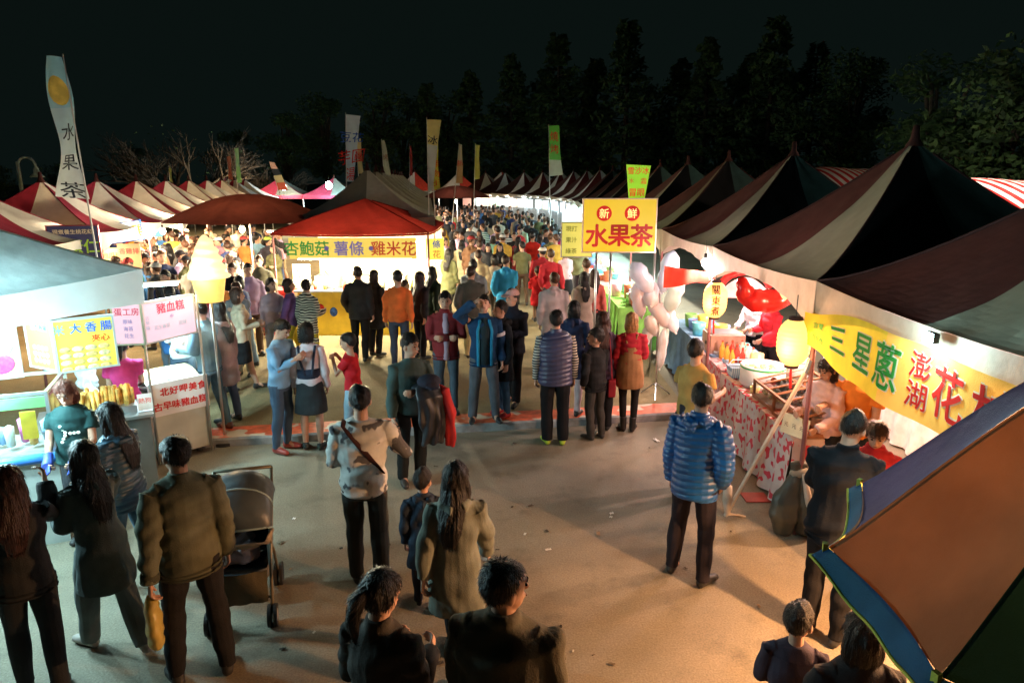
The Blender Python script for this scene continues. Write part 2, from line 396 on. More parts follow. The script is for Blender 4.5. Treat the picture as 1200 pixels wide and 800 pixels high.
    prof += [((0, 0, .95), (hp + i, .122 + i)), ((0, 0, 1.08), (wa + i, .108 + i + fat * .6)), ((0, -.005, 1.25), (sw - .012 + i, .122 + i)), ((0, .0, 1.36), (sw - .008 + i, .108 + i)),
             ((0, .005, 1.425), (sw - .055 + i * .6, .082 + i * .5)), ((0, .012, 1.462), (.066 + i * .3, .066 + i * .3))]
    if f: mb.ell(L((0, -.075, 1.27)), (.125 + i * .5, .075 + i * .5, .075))
    mb.tube([L(p) for p, r in prof], [r for p, r in prof], 20, cap=.1)
    for s in (1, -1):
        if top == 'vest': continue
        a0 = SH[s] + Vector((-s * .04, 0, .0)); j = th * .8
        ek = EL[s]
        if top in ('tee', 'tank'): mb.tube([a0, SH[s] + Vector((s * .004, 0, -.012)), SH[s] * .42 + ek * .58], [.048 + j, .060 + j, .066 + j], 12, cap=.1)
        else: mb.tube([a0, SH[s] + Vector((s * .004, 0, -.012)), SH[s] * .6 + ek * .4, ek, (ek + WR[s]) / 2, WR[s]], [.048 + j, .060 + j, .062 + j, .053 + j, .049 + j, .041 + j * .7], 12, cap=.15)
    if top in ('jacket', 'puffer', 'coat', 'vest'):
        mb.tube([L((0, .012, 1.44)), L((0, .014, 1.495))], [(.078, .078), (.07, .074)], 16, cap=.05)
    if top in ('puffer', 'coat'):
        mb.tube([L((.10, .03, 1.445)), L((.07, .10, 1.425)), L((0, .125, 1.40)), L((-.07, .10, 1.425)), L((-.10, .03, 1.445))], [.022, .042, .052, .042, .022], 10)
    tv = max(vx * 1.25, .0085) if lod < 3 else .03
    t = fuse(mb, tv, 3 if lod < 3 else 1, 'top')
    if lod < 3:
        if top in ('puffer', 'vest'): displace(t, lambda co: -.011 * np.abs(np.sin(co[:, 2] * 55 + 1.2 * np.sin(co[:, 0] * 7) + .0)) ** 6 + .004)
        if top == 'jacket' and lod < 2:                 # hem band, cuffs and back seam stay with the garment
            tr = MB(); n_ = 24
            for dz, g in ((.012, .004), (.05, .002)): tr.tube([(((hp + i) + g) * math.cos(2 * math.pi * q / n_), (.118 + i + g) * math.sin(2 * math.pi * q / n_), hem + dz) for q in range(n_ + 1)], [(.006, .009)] * (n_ + 1), 6)
            for s in (1, -1):
                d_ = (WR[s] - EL[s]).normalized(); tr.tube([WR[s] - d_ * .055, WR[s] - d_ * .01], [.046 + th * .6, .045 + th * .6], 12, cap=.02)
            out['trim'] = tr.mesh('trim')
        displace(t, folds(seed * 7 + 3, .0115 if top not in ('puffer', 'vest') else .005, 19))
    out['top'] = t
    if top == 'vest':
        mb = MB()
        for s in (1, -1): mb.tube([SH[s] + Vector((-s * .04, 0, 0)), SH[s] + Vector((s * .004, 0, -.012)), SH[s] * .6 + EL[s] * .4, EL[s], (EL[s] + WR[s]) / 2, WR[s]], [.05, .063, .064, .057, .053, .043], 12, cap=.15)
        mb.tube([L((0, 0, 1.1)), L((0, .0, 1.36)), L((0, .012, 1.46))], [(.13, .09), (.16, .09), (.06, .06)], 14)
        mb.tube([L((0, .012, 1.44)), L((0, .014, 1.488))], [(.066, .066), (.062, .064)], 14, cap=.05)
        out['sleeves'] = displace(fuse(mb, tv, 2, 'sleeves'), folds(seed + 2, .005, 26))
    # bottom
    mb = MB()
    if bottom == 'skirt':
        mb.tube([(0, 0, .52), (0, 0, .70), (0, 0, .88), (0, 0, 1.02)], [(.215, .165), (.205, .155), (.178, .135), (.145, .112)], 20, cap=.05)
    else:
        lo = {'trousers': .016, 'jeans': .010, 'loose': .026, 'tights': .0, 'shorts': .02}[bottom]
        mb.tube([(0, 0, .82), (0, 0, .92), (0, 0, 1.01)], [(.153 + lo * .3, .114), (.152, .112), (.135, .10)], 16, cap=.3)
        for s in (1, -1):
            end = KN[s] if bottom == 'shorts' else AN[s] + Vector((0, .01, -.015))
            if bottom == 'shorts': mb.tube([HIP[s], HIP[s] * .5 + KN[s] * .5, KN[s] + Vector((0, 0, .03))], [.088, .084, .08], 12, cap=.1)
            else:
                mid = KN[s] * .6 + AN[s] * .4 + Vector((0, .012, 0))
                mb.tube([HIP[s], HIP[s] * .5 + KN[s] * .5, KN[s], mid, end], [.086 + lo * .4, .076 + lo * .6, .056 + lo, .054 + lo, .040 + lo * (1.1 if bottom != 'jeans' else .8)], 12, cap=.1)
    t = fuse(mb, tv, 2, 'bottom')
    if lod < 3 and bottom != 'tights': displace(t, folds(seed * 3 + 11, .0055, 15))
    out['bottom'] = t
    # shoes
    for s in (1, -1):
        mb = MB(); a = AN[s]; z0 = a.z - .085
        yw = s * .25
        def F(x, y, z): return Vector((a.x + x + math.sin(yw) * -y * .9, a.y + y, z0 + z))
        mb.tube([F(0, .055, .045), F(0, -.02, .05), F(0, -.11, .042), F(0, -.17, .034)], [(.036, .042), (.040, .046), (.045, .036), (.032, .026)], 12, side=(1, 0, 0))
        if bottom == 'tights': mb.tube([F(0, .02, .05), F(0, .02, .22)], [.048, .05], 10, cap=.1)
        else: mb.tube([F(0, .02, .05), F(0, .02, .10)], [.044, .043], 10, cap=.1)
        out['shoeL' if s > 0 else 'shoeR'] = fuse(mb, max(vx, .009) if lod < 3 else .03, 1, 'shoe')
    out['joints'] = dict(SH=SH, EL=EL, WR=WR, AN=AN, NK=NK, H=H, L=L)
    if lod == 3:                                          # far figures: one mesh with a material per garment
        big = MB()
        for q, pn in enumerate(('body', 'hair', 'top', 'bottom', 'shoeL', 'shoeR')):
            me = out[pn]; big.mi = min(q, 4)
            big.add([v.co for v in me.vertices], [tuple(p.vertices) for p in me.polygons])
        out['all'] = big.mesh('person')
    _pm[key] = out
    return out
PARTNAME = {'jacket': 'jacket', 'puffer': 'puffer_jacket', 'coat': 'coat', 'vest': 'vest', 'shirt': 'shirt', 'tee': 't_shirt', 'sweater': 'sweater', 'dress': 'dress', 'tank': 'vest_top',
            'trousers': 'trousers', 'jeans': 'jeans', 'loose': 'trousers', 'skirt': 'skirt', 'shorts': 'shorts', 'tights': 'leggings'}
NP = [0]
def person(label, pos, face=180, h=1.7, top_c=(.05, .05, .06), bot_c=(.03, .03, .035), hair_c=BLACKH, shoe_c=(.03, .03, .03), topm=None, botm=None, sleeve_m=None, cap_c=None,
           group=None, at='top', lod=1, cat='person', z0=None, **kw):
    """pos: a spot of the photograph (crown of the head, or the feet with at='feet'), or a place (x, y, None)"""
    NP[0] += 1
    if at == 'world': p = Vector((pos[0], pos[1], 0))
    else:
        hh = h if at == 'top' else 0
        p = G(pos[0], pos[1], hh)
        if gz(p.x, p.y) > 0: p = G(pos[0], pos[1], hh + PLAZA)
    p.z = gz(p.x, p.y) if z0 is None else z0
    if 'seed' not in kw: kw['seed'] = NP[0] if lod < 2 else NP[0] % 3
    parts = person_parts(lod=lod, **kw)
    k = h / (1.735 if not kw.get('child') else 1.79)
    tm = topm or (puff(top_c) if kw.get('top') in ('puffer', 'vest') else cloth(top_c)); bm = botm or cloth(bot_c)
    hmat = hairm(hair_c); sm = M(shoe_c, rough=.5, name='shoe_leather')
    if lod == 3:
        o = put('person', parts['all'], [SKIN, hmat, tm, bm, sm]); o.location = p; o.rotation_euler = (0, 0, R(face)); o.scale = (k, k, k)
        return tag(o, label, cat, group), parts
    r = thing('person', label, cat, p, R(face), group); r.scale = (k, k, k)
    b = put('body', parts['body'], SKIN, r)
    put('eyes', parts['eyes'], M((.012, .009, .008), rough=.25, var=0, name='eye'), b); put('mouth', parts['mouth'], M((.26, .08, .07), rough=.5, var=.05, name='lips'), b)
    put('hair', parts['hair'], hmat, r)
    if 'cap' in parts: put('cap', parts['cap'], cloth(cap_c or (.3, .3, .3)), r)
    put(PARTNAME[kw.get('top', 'jacket')], parts['top'], tm, r); put(PARTNAME[kw.get('bottom', 'trousers')], parts['bottom'], bm, r)
    if 'trim' in parts:
        tc2 = tuple(c_ * .55 for c_ in top_c); put('hem_band', parts['trim'], cloth(tc2), r.children[-2])
    if 'sleeves' in parts: put('shirt', parts['sleeves'], sleeve_m or cloth((.5, .5, .5)), r)
    put('shoe', parts['shoeL'], sm, r); put('shoe', parts['shoeR'], sm, r)
    return r, parts

# ------------------------------------------------------------------ the ground
def sheet(name, x0, x1, y0, y1, z, mat, yfun=None):
    b = MB()
    b.grid(lambda u, v: (x0 + (x1 - x0) * u, (y0 if yfun is None else yfun(x0 + (x1 - x0) * u)) * (1 - v) + y1 * v, z), 24, 24)
    return structure(b.build(name, mat))
def ground_mat(c1, c2, c3, name, rough=.75, bump=.25, crack=False):
    m = bpy.data.materials.new(name); m.use_nodes = True; nt = m.node_tree; b = nt.nodes['Principled BSDF']
    tc = nt.nodes.new('ShaderNodeTexCoord')
    def noise(s, d): 
        n = nt.nodes.new('ShaderNodeTexNoise'); n.inputs['Scale'].default_value = s; n.inputs['Detail'].default_value = d; n.inputs['Roughness'].default_value = .62
        nt.links.new(tc.outputs['Object'], n.inputs['Vector']); return n.outputs['Fac']
    def rng_(s, a, e):
        r = nt.nodes.new('ShaderNodeMapRange'); r.inputs[1].default_value = a; r.inputs[2].default_value = e; nt.links.new(s, r.inputs[0]); return r.outputs[0]
    base = ramp_mix(nt, rng_(noise(.55, 12), .36, .64), c1, c2)
    sp = nt.nodes.new('ShaderNodeMix'); sp.data_type = 'RGBA'
    ms = nt.nodes.new('ShaderNodeMath'); ms.operation = 'MULTIPLY'; nt.links.new(rng_(noise(1.7, 9), .54, .70), ms.inputs[0]); ms.inputs[1].default_value = .7
    nt.links.new(ms.outputs[0], sp.inputs[0]); nt.links.new(base, sp.inputs[6]); sp.inputs[7].default_value = (*c3, 1)
    g = nt.nodes.new('ShaderNodeMix'); g.data_type = 'RGBA'; g.blend_type = 'MULTIPLY'; g.inputs[0].default_value = .8
    gr = ramp_mix(nt, rng_(noise(70, 4), .35, .65), (.55, .55, .55), (1, 1, 1))
    nt.links.new(sp.outputs[2], g.inputs[6]); nt.links.new(gr, g.inputs[7])
    col = g.outputs[2]
    if crack:
        vo = nt.nodes.new('ShaderNodeTexVoronoi'); vo.feature = 'DISTANCE_TO_EDGE'; vo.inputs['Scale'].default_value = .33
        ad = nt.nodes.new('ShaderNodeVectorMath'); ad.operation = 'ADD'; n2 = nt.nodes.new('ShaderNodeTexNoise'); n2.inputs['Scale'].default_value = 1.6; n2.inputs['Detail'].default_value = 6
        nt.links.new(tc.outputs['Object'], n2.inputs['Vector']); nt.links.new(tc.outputs['Object'], ad.inputs[0]); nt.links.new(n2.outputs['Color'], ad.inputs[1]); nt.links.new(ad.outputs[0], vo.inputs['Vector'])
        cm = nt.nodes.new('ShaderNodeMix'); cm.data_type = 'RGBA'; cm.blend_type = 'MULTIPLY'
        cr = ramp_mix(nt, rng_(vo.outputs['Distance'], .0, .006), (.62, .6, .58), (1, 1, 1)); cm.inputs[0].default_value = 1
        nt.links.new(col, cm.inputs[6]); nt.links.new(cr, cm.inputs[7]); col = cm.outputs[2]
    nt.links.new(col, b.inputs['Base Color'])
    b.inputs['Specular IOR Level'].default_value = .3
    rr = nt.nodes.new('ShaderNodeMapRange'); rr.inputs[3].default_value = rough - .15; rr.inputs[4].default_value = rough + .15; nt.links.new(noise(1.1, 5), rr.inputs[0]); nt.links.new(rr.outputs[0], b.inputs['Roughness'])
    bn = nt.nodes.new('ShaderNodeBump'); bn.inputs['Strength'].default_value = bump; bn.inputs['Distance'].default_value = .02
    nt.links.new(noise(45, 6), bn.inputs['Height']); nt.links.new(bn.outputs[0], b.inputs['Normal'])
    return m
kerb_y = lambda x: KERB_A + KERB_B * x
sheet('ground', -300, 300, -40, 500, -.02, ground_mat((.05, .055, .045), (.07, .07, .055), (.04, .045, .035), 'dark_grass_and_soil'))
sheet('pavement', -14, 14, -8, 0, 0, ground_mat((.205, .175, .125), (.315, .272, .20), (.115, .098, .074), 'worn_concrete'), yfun=None)
bpy.data.objects['pavement'].location = (0, 0, 0)
me = bpy.data.objects['pavement'].data
for v in me.vertices:
    t = (v.co.y + 8) / 8; v.co.y = -8 * (1 - t) + (kerb_y(v.co.x) + (0 if v.co.x < 2.5 else 3.0)) * t
sheet('plaza', -34, 2.5, 0, 74, PLAZA, ground_mat((.23, .175, .085), (.32, .25, .13), (.16, .125, .07), 'trampled_sandy_ground', rough=.9, bump=.5), yfun=lambda x: kerb_y(x) + .42)
sheet('stall_ground', 2.5, 34, 9.2, 74, .012, ground_mat((.22, .19, .14), (.30, .26, .19), (.16, .14, .10), 'packed_earth', rough=.9, bump=.4))
kb = MB()
def kerb_fn(u, v):
    x = -12 + 14.5 * u; y = kerb_y(x)
    w = .006 * math.sin(x * 7) + .004 * math.sin(x * 23)
    return [(x, y + w, -.01), (x, y + w, PLAZA - .02), (x, y + .02 + w, PLAZA + .004), (x, y + .42 + w, PLAZA + .006), (x, y + .44 + w, PLAZA - .03)][int(round(v * 4))]
kb.grid(kerb_fn, 120, 4, mat=lambda u, v: 1 if v > .5 else 0)
red = M((.62, .10, .035), rough=.6, var=.25, vscale=9, kind='blotch', c2=(.55, .46, .36), scale=3.1, bump=.2, name='worn_red_kerb_paint')
structure(kb.build('kerb_strip', [M((.25, .25, .25), var=.3, vscale=5, bump=.3, name='kerb_concrete'), red]))

# ------------------------------------------------------------------ tents
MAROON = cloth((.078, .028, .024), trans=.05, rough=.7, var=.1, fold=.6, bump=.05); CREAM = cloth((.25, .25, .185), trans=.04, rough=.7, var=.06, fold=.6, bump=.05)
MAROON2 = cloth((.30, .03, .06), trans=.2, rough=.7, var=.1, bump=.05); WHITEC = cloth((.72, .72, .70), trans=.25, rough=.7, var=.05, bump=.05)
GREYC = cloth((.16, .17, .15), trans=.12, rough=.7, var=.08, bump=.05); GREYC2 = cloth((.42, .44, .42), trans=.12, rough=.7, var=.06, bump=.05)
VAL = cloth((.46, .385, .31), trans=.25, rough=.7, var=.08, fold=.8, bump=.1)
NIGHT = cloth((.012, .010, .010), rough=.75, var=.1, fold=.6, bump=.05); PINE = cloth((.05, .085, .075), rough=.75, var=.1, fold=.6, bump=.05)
def tent(label, cx, cy, rot=0, w=3.2, eave=2.43, peak=3.7, z0=0.0, mats=(MAROON, CREAM), val=VAL, group=None, drop=(.46, .14), p=1.35, poles=(0, 1, 2, 3), lod=0, cat='tent', cap=True, l=None):
    r = thing('peaked_tent', label, cat, (cx, cy, z0), rot, group)
    N = 26 if lod == 0 else 6; hw = w / 2; hl = (l or w) / 2
    b = MB()
    for k in range(4):
        a = k * math.pi / 2; ca, sa = math.cos(a), math.sin(a)
        def fn(u, v, ca=ca, sa=sa, k=k):
            uu = u * 2 - 1; q = 1 - v; dx, dy = uu * q, -q
            x, y = dx * ca - dy * sa, dx * sa + dy * ca
            z = eave + (peak - eave) * v ** p - .10 * (1 - uu * uu) * 4 * v * (1 - v) * .7 - .05 * (1 - uu * uu) * (1 - v)
            z += (.010 * math.sin(uu * 9 + 5 * v + k * 2 + cx) * math.sin(v * 7 + cy) + .006 * math.sin(uu * 24 * q + v * 15 + cx * 3)) * (1 - uu * uu) * min(1, v * 8)
            return (x * hw, y * hl, z)
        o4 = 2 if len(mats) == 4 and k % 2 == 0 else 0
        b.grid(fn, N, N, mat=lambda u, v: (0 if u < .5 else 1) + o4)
    b.build('canopy', list(mats), r, smooth=lod > 0)
    if lod == 0:
        for k in range(4):
            sx, sy = ((-1, -1), (1, -1), (1, 1), (-1, 1))[k]
            MB().tube([(sx * hw * (1 - t), sy * hl * (1 - t), eave + (peak - eave) * t ** p + .003) for t in [i / 12 for i in range(12)]], [.012] * 12, 5).build('hip_seam', mats[0], r, smooth=True)
    if drop:
        b = MB()
        for k in range(4):
            a = k * math.pi / 2; ca, sa = math.cos(a), math.sin(a)
            def fn(u, v, ca=ca, sa=sa, k=k):
                uu = u * 2 - 1; D = drop[1] + (drop[0] - drop[1]) * abs(uu) ** 2.6
                x, y = uu * ca + sa, uu * sa - ca
                wob = .012 * math.sin(uu * 23 + k) * v
                return (x * (hw + .006 + wob), y * (hl + .006 + wob), eave - .05 * (1 - uu * uu) - v * D)
            b.grid(fn, 20, 3)
        b.build('valance', val, r, smooth=True)
    pc = M((.30, .12, .12), rough=.5, metal=.2, var=.2, name='pole_paint') if lod == 0 else METAL
    for k in poles:
        x, y = [(-1, -1), (1, -1), (1, 1), (-1, 1)][k]
        MB().tube([(x * (hw - .02), y * (hl - .02), 0), (x * (hw - .02), y * (hl - .02), eave - .01)], [.022, .022], 8).build('pole', pc, r, smooth=True)
    if cap:
        MB().lathe([(.0, peak + .16), (.03, peak + .15), (.045, peak + .02), (.09, peak - .06)], 10).build('peak_cap', MAROON, r, smooth=True)
    return r
ROWX = 2.68
ords = ['nearest', 'second', 'third', 'fourth', 'fifth', 'sixth', 'seventh', 'eighth', 'ninth', 'tenth', 'eleventh', 'twelfth', 'thirteenth', 'fourteenth', 'fifteenth', 'sixteenth', 'seventeenth', 'eighteenth', 'nineteenth', 'twentieth']
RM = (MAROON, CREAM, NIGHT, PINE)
for k in range(9):
    cyy = 5.95 - 1.6 + 3.2 * k
    lab = ['dark maroon and green tent with a yellow squid banner hung under its eave', 'maroon, cream and black tent with two glowing lanterns at its front corner pole',
           'maroon and cream peaked tent just behind the red plastic heart decoration'][k] if k < 3 else '%s maroon and cream peaked tent in the row running back behind the yellow tea sign' % ords[k]
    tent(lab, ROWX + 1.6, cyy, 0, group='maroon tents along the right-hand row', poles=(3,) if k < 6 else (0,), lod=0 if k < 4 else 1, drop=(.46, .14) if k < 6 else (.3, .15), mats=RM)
CURVE = []                                   # farther on the row bends left and closes the lane
for k, (px, Y) in enumerate(((703, 33.4), (688, 36), (672, 38.5), (657, 41), (636, 43.2), (614, 45), (592, 46.4), (569, 47.2))):
    x = (px - 600) / FPX * (Y * math.cos(PITCH)); a = R([6, 12, 18, 24, 34, 46, 58, 70][k]); CURVE.append((x, Y, a))
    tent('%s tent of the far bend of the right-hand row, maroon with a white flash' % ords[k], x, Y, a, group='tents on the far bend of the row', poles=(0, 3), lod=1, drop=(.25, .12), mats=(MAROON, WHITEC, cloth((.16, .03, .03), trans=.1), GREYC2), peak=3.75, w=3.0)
# near corner pole of the nearest tent
# left row of red and white tents
for k in range(10):
    s = 3.0 * (k - 2); x, y = -10.25 - .2 * s, 17.3 + .98 * s
    lab = 'teal-lit red and white tent at the edge behind the cool grey awning' if k == 0 else '%s red and white peaked tent in the row left of the crowd' % ords[k]
    tent(lab, x, y, R(11.5), w=3.0, eave=2.3, peak=3.28, z0=0 if k < 1 else PLAZA - .1, mats=(MAROON2, WHITEC), val=WHITEC, group='red and white tents along the left-hand row', drop=(.4, .15), poles=(1, 2) if k < 6 else (1,), lod=0 if k < 5 else 1, p=1.4)
# grey row in the middle
for k in range(9):
    cx, cyy = -1.95 - .36 * k, 15.7 + 2.98 * k
    tent('%s grey peaked tent in the row behind the red fries kiosk' % ords[k], cx - 1.6, cyy + 1.55, R(6.9), w=3.2, eave=2.35, peak=3.45, z0=PLAZA, mats=(GREYC, GREYC2), val=GREYC, group='grey tents in the middle row', drop=(.25, .15), poles=(1,), lod=1, p=1.5)
# tents closing off the far end
for k in range(3):
    tent('pale and red peaked tent, %s from the flags, closing the far end of the lane' % ords[k], -7.2 + 3.2 * k, 52 + .8 * k, R(8), w=3.2, eave=2.4, peak=3.75, z0=PLAZA, mats=((WHITEC, M((.55, .06, .04), trans=.3, name='cloth')) if k < 3 else (GREYC, WHITEC)), val=GREYC2, group='tents closing the far end', poles=(0,), lod=1, drop=(.3, .2))
for k in range(4):
    tent('dim far tent, %s along the far left lane, beyond the grey row' % ords[k], -17.5 + 3.3 * k, 43, R(4), w=3.2, eave=2.3, peak=3.3, z0=PLAZA, mats=(MAROON2, GREYC), val=MAROON2, group='tents at the end of the left lane', poles=(0,), lod=1, drop=(.25, .2))
# cool near-left tent
NLx, NLy, NLr = -3.72, 6.83, R(-21)
ca, sa = math.cos(NLr), math.sin(NLr)
# corner (+,+) of the tent sits at NL
nlw = 3.1
cxn = NLx - (ca * nlw / 2 - sa * nlw / 2); cyn = NLy - (sa * nlw / 2 + ca * nlw / 2)
TEALC = cloth((.62, .72, .72), trans=.13, rough=.7, var=.1, kind='blotch', c2=(.5, .12, .10), scale=.62, fold=.6); 
tent('pale grey awning tent with white valance over the lit snack stall', cxn, cyn, NLr, w=nlw, eave=2.42, peak=3.3, mats=(TEALC, cloth((.64, .73, .73), trans=.13, rough=.7, var=.1, fold=.6)), val=cloth((.7, .7, .69), trans=.25, rough=.7, var=.03), poles=(1,), drop=(.34, .28), p=1.1, cap=False)
# red kiosk canopy and the brown umbrella beside it
REDK = cloth((.17, .014, .010), trans=.16, rough=.75, var=.1); BRK = cloth((.085, .022, .016), trans=.12, rough=.75, var=.12)
tent('red pyramid canopy over the yellow fries kiosk', -3.24, 15.35, 0, w=3.15, eave=2.2, peak=2.83, z0=PLAZA - .05, mats=(REDK, REDK), val=REDK, drop=(.05, .04), p=.95, cap=False, poles=(0, 1))
def round_umbrella(label, x, y, rad, zr, zt, z0, mat, n=8, thick=.03, cat='umbrella', group=None):
    r = thing('market_umbrella', label, cat, (x, y, z0), 0, group)
    b = MB()
    def fn(u, v):
        a = 2 * math.pi * u; k = (a * n / (2 * math.pi)) % 1; sc = 1 - .075 * math.sin(math.pi * k); rr = rad * (1 - v) * sc
        return (rr * math.cos(a), rr * math.sin(a), zr + (zt - zr) * math.sin(v * math.pi / 2) - .05 * math.sin(math.pi * k) * (1 - v) * v * 4)
    b.grid(fn, n * 6, 8).build('canopy', mat, r, smooth=True)
    MB().tube([(0, 0, 0), (0, 0, zt)], [.025, .025], 8).build('pole', METAL, r, smooth=True)
    for k in range(n):
        a = 2 * math.pi * k / n
        MB().tube([(rad * .98 * math.cos(a), rad * .98 * math.sin(a), zr - .01), (rad * .5 * math.cos(a), rad * .5 * math.sin(a), zr + (zt - zr) * .66)], [.008, .008], 5).build('rib', METAL, r)
    return r
round_umbrella('wide brownish red market umbrella left of the fries kiosk', -6.15, 16.2, 1.95, 2.27, 2.86, PLAZA, BRK)
round_umbrella('dark red umbrella over a bright stall far down the lane below the flags', -2.6, 33, 1.6, 2.35, 2.9, PLAZA, BRK)

# ------------------------------------------------------------------ lamps
NL = [0]
def point(x, y, z, e, c, r=.06):
    d = bpy.data.lights.new('lamp_light', 'POINT'); d.energy = e; d.color = c; d.shadow_soft_size = r
    return d
def tube_lamp(label, x, y, z, ln, rz, c, s, e, group=None, omni=False):
    r = thing('tube_lamp', label, 'lamp', (x, y, z), rz, group)
    MB().box((0, 0, .03), (ln + .06, .05, .03)).build('housing', WHITEMETAL, r)
    MB().tube([(-ln / 2, 0, 0), (ln / 2, 0, 0)], [.014, .014], 8).build('tube', lamp_mat(c, s), r, smooth=True)
    if e and omni:
        for q in (-.3, .3):
            d = point(0, 0, 0, e / 2, c, .07); o = bpy.data.objects.new('tube_light', d); COL.objects.link(o); o.parent = r; o.location = (q * ln, 0, -.09)
    elif e:
        d = bpy.data.lights.new('tube_light', 'AREA'); d.shape = 'RECTANGLE'; d.size = ln; d.size_y = .05; d.energy = e; d.color = c; d.spread = math.pi
        o = bpy.data.objects.new('tube_light', d); COL.objects.link(o); o.parent = r; o.location = (0, 0, -.02)
    return r
def bulb(label, x, y, z, c, s, e, rad=.05, group=None, cord=.25):
    r = thing('bulb_lamp', label, 'lamp', (x, y, z), 0, group)
    MB().ell((0, 0, 0), (rad, rad, rad * 1.25)).build('bulb', lamp_mat(c, s), r, smooth=True)
    MB().tube([(0, 0, rad), (0, 0, rad + .07)], [.025, .022], 8).build('socket', DARKM, r, smooth=True)
    MB().tube([(0, 0, rad + .06), (0, 0, rad + cord)], [.004, .004], 5).build('cord', DARKM, r)
    if e:
        d = point(0, 0, 0, e, c, rad * 1.3); o = bpy.data.objects.new('bulb_light', d); COL.objects.link(o); o.parent = r; o.location = (0, 0, -rad * 1.6)
    return r
COOL = (.56, .93, 1.0); WARM = (1, .72, .38); NEUT = (1, .9, .72); ORNG = (1, .47, .19); PINKW = (1, .66, .60)
# near left stall, cool
tube_lamp('cool white tube lamp under the pale grey awning', -4.95, 5.6, 2.05, 1.2, R(68), COOL, 20, 115, omni=True)
tube_lamp('cool white tube lamp over the glass snack case', -4.55, 4.75, 2.0, 1.2, R(66), COOL, 20, 140, omni=True)
tube_lamp('cool white tube lamp above the steaming cart', -4.5, 8.1, 2.05, .9, R(30), COOL, 20, 45)
# right stall: warm work lamps and the white floodlight
bulb('bare orange work bulb hung low at the near end of the squid banner', 3.1, 3.3, 1.78, ORNG, 40, 460, .05, cord=.6)
bulb('bare white bulb over the floral food counter', 3.7, 7.6, 2.1, PINKW, 40, 105, .05)
bulb('warm bulb over the vendors behind the glass cases', 3.9, 6.2, 2.1, (1, .55, .32), 40, 130, .05)
bulb('white bulb inside the tent with the red heart decoration', 3.8, 10.4, 2.1, PINKW, 40, 120, .05)
fl = thing('floodlight', 'small white floodlight glaring at the edge of the nearest right tent', 'lamp', (2.57, 4.07, 2.36), R(0))
MB().box((0, 0, 0), (.04, .09, .06)).build('housing', DARKM, fl)
MB().box((-.026, 0, 0), (.012, .085, .056)).build('lens', lamp_mat(COOL, 60), fl)
d = point(0, 0, 0, 13, COOL, .04); o = bpy.data.objects.new('floodlight_light', d); COL.objects.link(o); o.parent = fl; o.location = (-.09, 0, 0)
# kiosk
for q in range(2): tube_lamp('white tube lamp inside the fries kiosk, %s' % ('over the fryers' if q else 'behind its yellow banner'), -3.2, 13.9 + q * 1.6, 1.72 + .2 * q, 2.3, 0, (1, .89, .60), 40, 360 - 240 * q, omni=True)
tube_lamp('white tube lamp at the side edge of the red kiosk canopy', -4.95, 14.55, 2.22, .5, R(-20), NEUT, 60, 90)
bulb('white bulb at the tip of the brownish red umbrella', -7.75, 15.3, 2.18, NEUT, 60, 110, .06)
bulb('warm bulb hanging under the middle of the brownish red umbrella', -6.1, 15.6, 2.2, WARM, 40, 220, .06)
# left row stalls, warm and dense
for k in range(8):
    s = 3.0 * (k - 1.5); x, y = -10.25 - .2 * s + 1.1, 17.3 + .98 * s
    bulb('warm bulb under the %s red and white tent left of the crowd' % ords[k], x, y, 2.1, (1, .70, .36) if k % 2 else (1, .78, .48), 40, 165 if k < 5 else 150, .06, group='bulbs under the left row of tents')
# right row, beyond the tea sign
for k in range(3, 9):
    cc = COOL if k in (6, 7, 8, 9) else (NEUT if k % 2 else (.9, 1, .95)); e = {5: 110, 6: 150, 7: 190, 8: 150}.get(k, 100)
    tube_lamp('bright tube lamp under the %s tent of the right-hand row' % ords[k], ROWX + .45, 4.35 + 3.2 * k, 2.3, 1.2, R(90), cc, 60 if k in (6, 7, 8) else 30, e, group='tube lamps along the right-hand row')
for k, (x, y, a) in enumerate(CURVE):
    tube_lamp('cold white tube lamp under the front edge of the %s tent on the far bend' % ords[k], x - 1.35 * math.cos(a) + .5 * math.sin(a), y - 1.35 * math.sin(a) - .5 * math.cos(a), PLAZA + 2.15, 1.6, a + R(90), (.72, .93, 1) if k < 5 else (1, .92, .8), 40, 60 if k < 5 else 45, group='cold tube lamps on the far bend')
# middle row
for k in range(0, 8):
    tube_lamp('tube lamp under the %s grey tent behind the kiosk' % ords[k], -1.95 - .36 * k - .55, 15.7 + 2.98 * k + 1.5, 2.2, 1.0, R(97), NEUT, 30, 75, group='tube lamps along the middle row')
    if k % 2: tube_lamp('tube lamp on the far side of the %s grey tent' % ords[k], -1.95 - .36 * k - 3.0, 15.7 + 2.98 * k + 1.5, 2.2, 1.0, R(97), WARM, 30, 80, group='tube lamps along the middle row')
for k in range(3): tube_lamp('bright lamp under the %s pale tent at the far end' % ords[k], -6.8 + 3.0 * k, 50.5, 2.25, 1.4, 0, (1, .9, .75), 60, 130, group='lamps at the far end')
for k in range(3): bulb('glaring lamp of the %s dim tent at the end of the left lane' % ords[k], -15.8 + 2.6 * k, 40.5, 2.75 + .1 * k, [WARM, NEUT, COOL][k], 120, 140, .12 + .03 * k, group='lamps at the end of the left lane', cord=.4)
bulb('bright lamp under the dark red umbrella down the lane', -2.6, 32.3, 2.3, NEUT, 60, 120, .06)

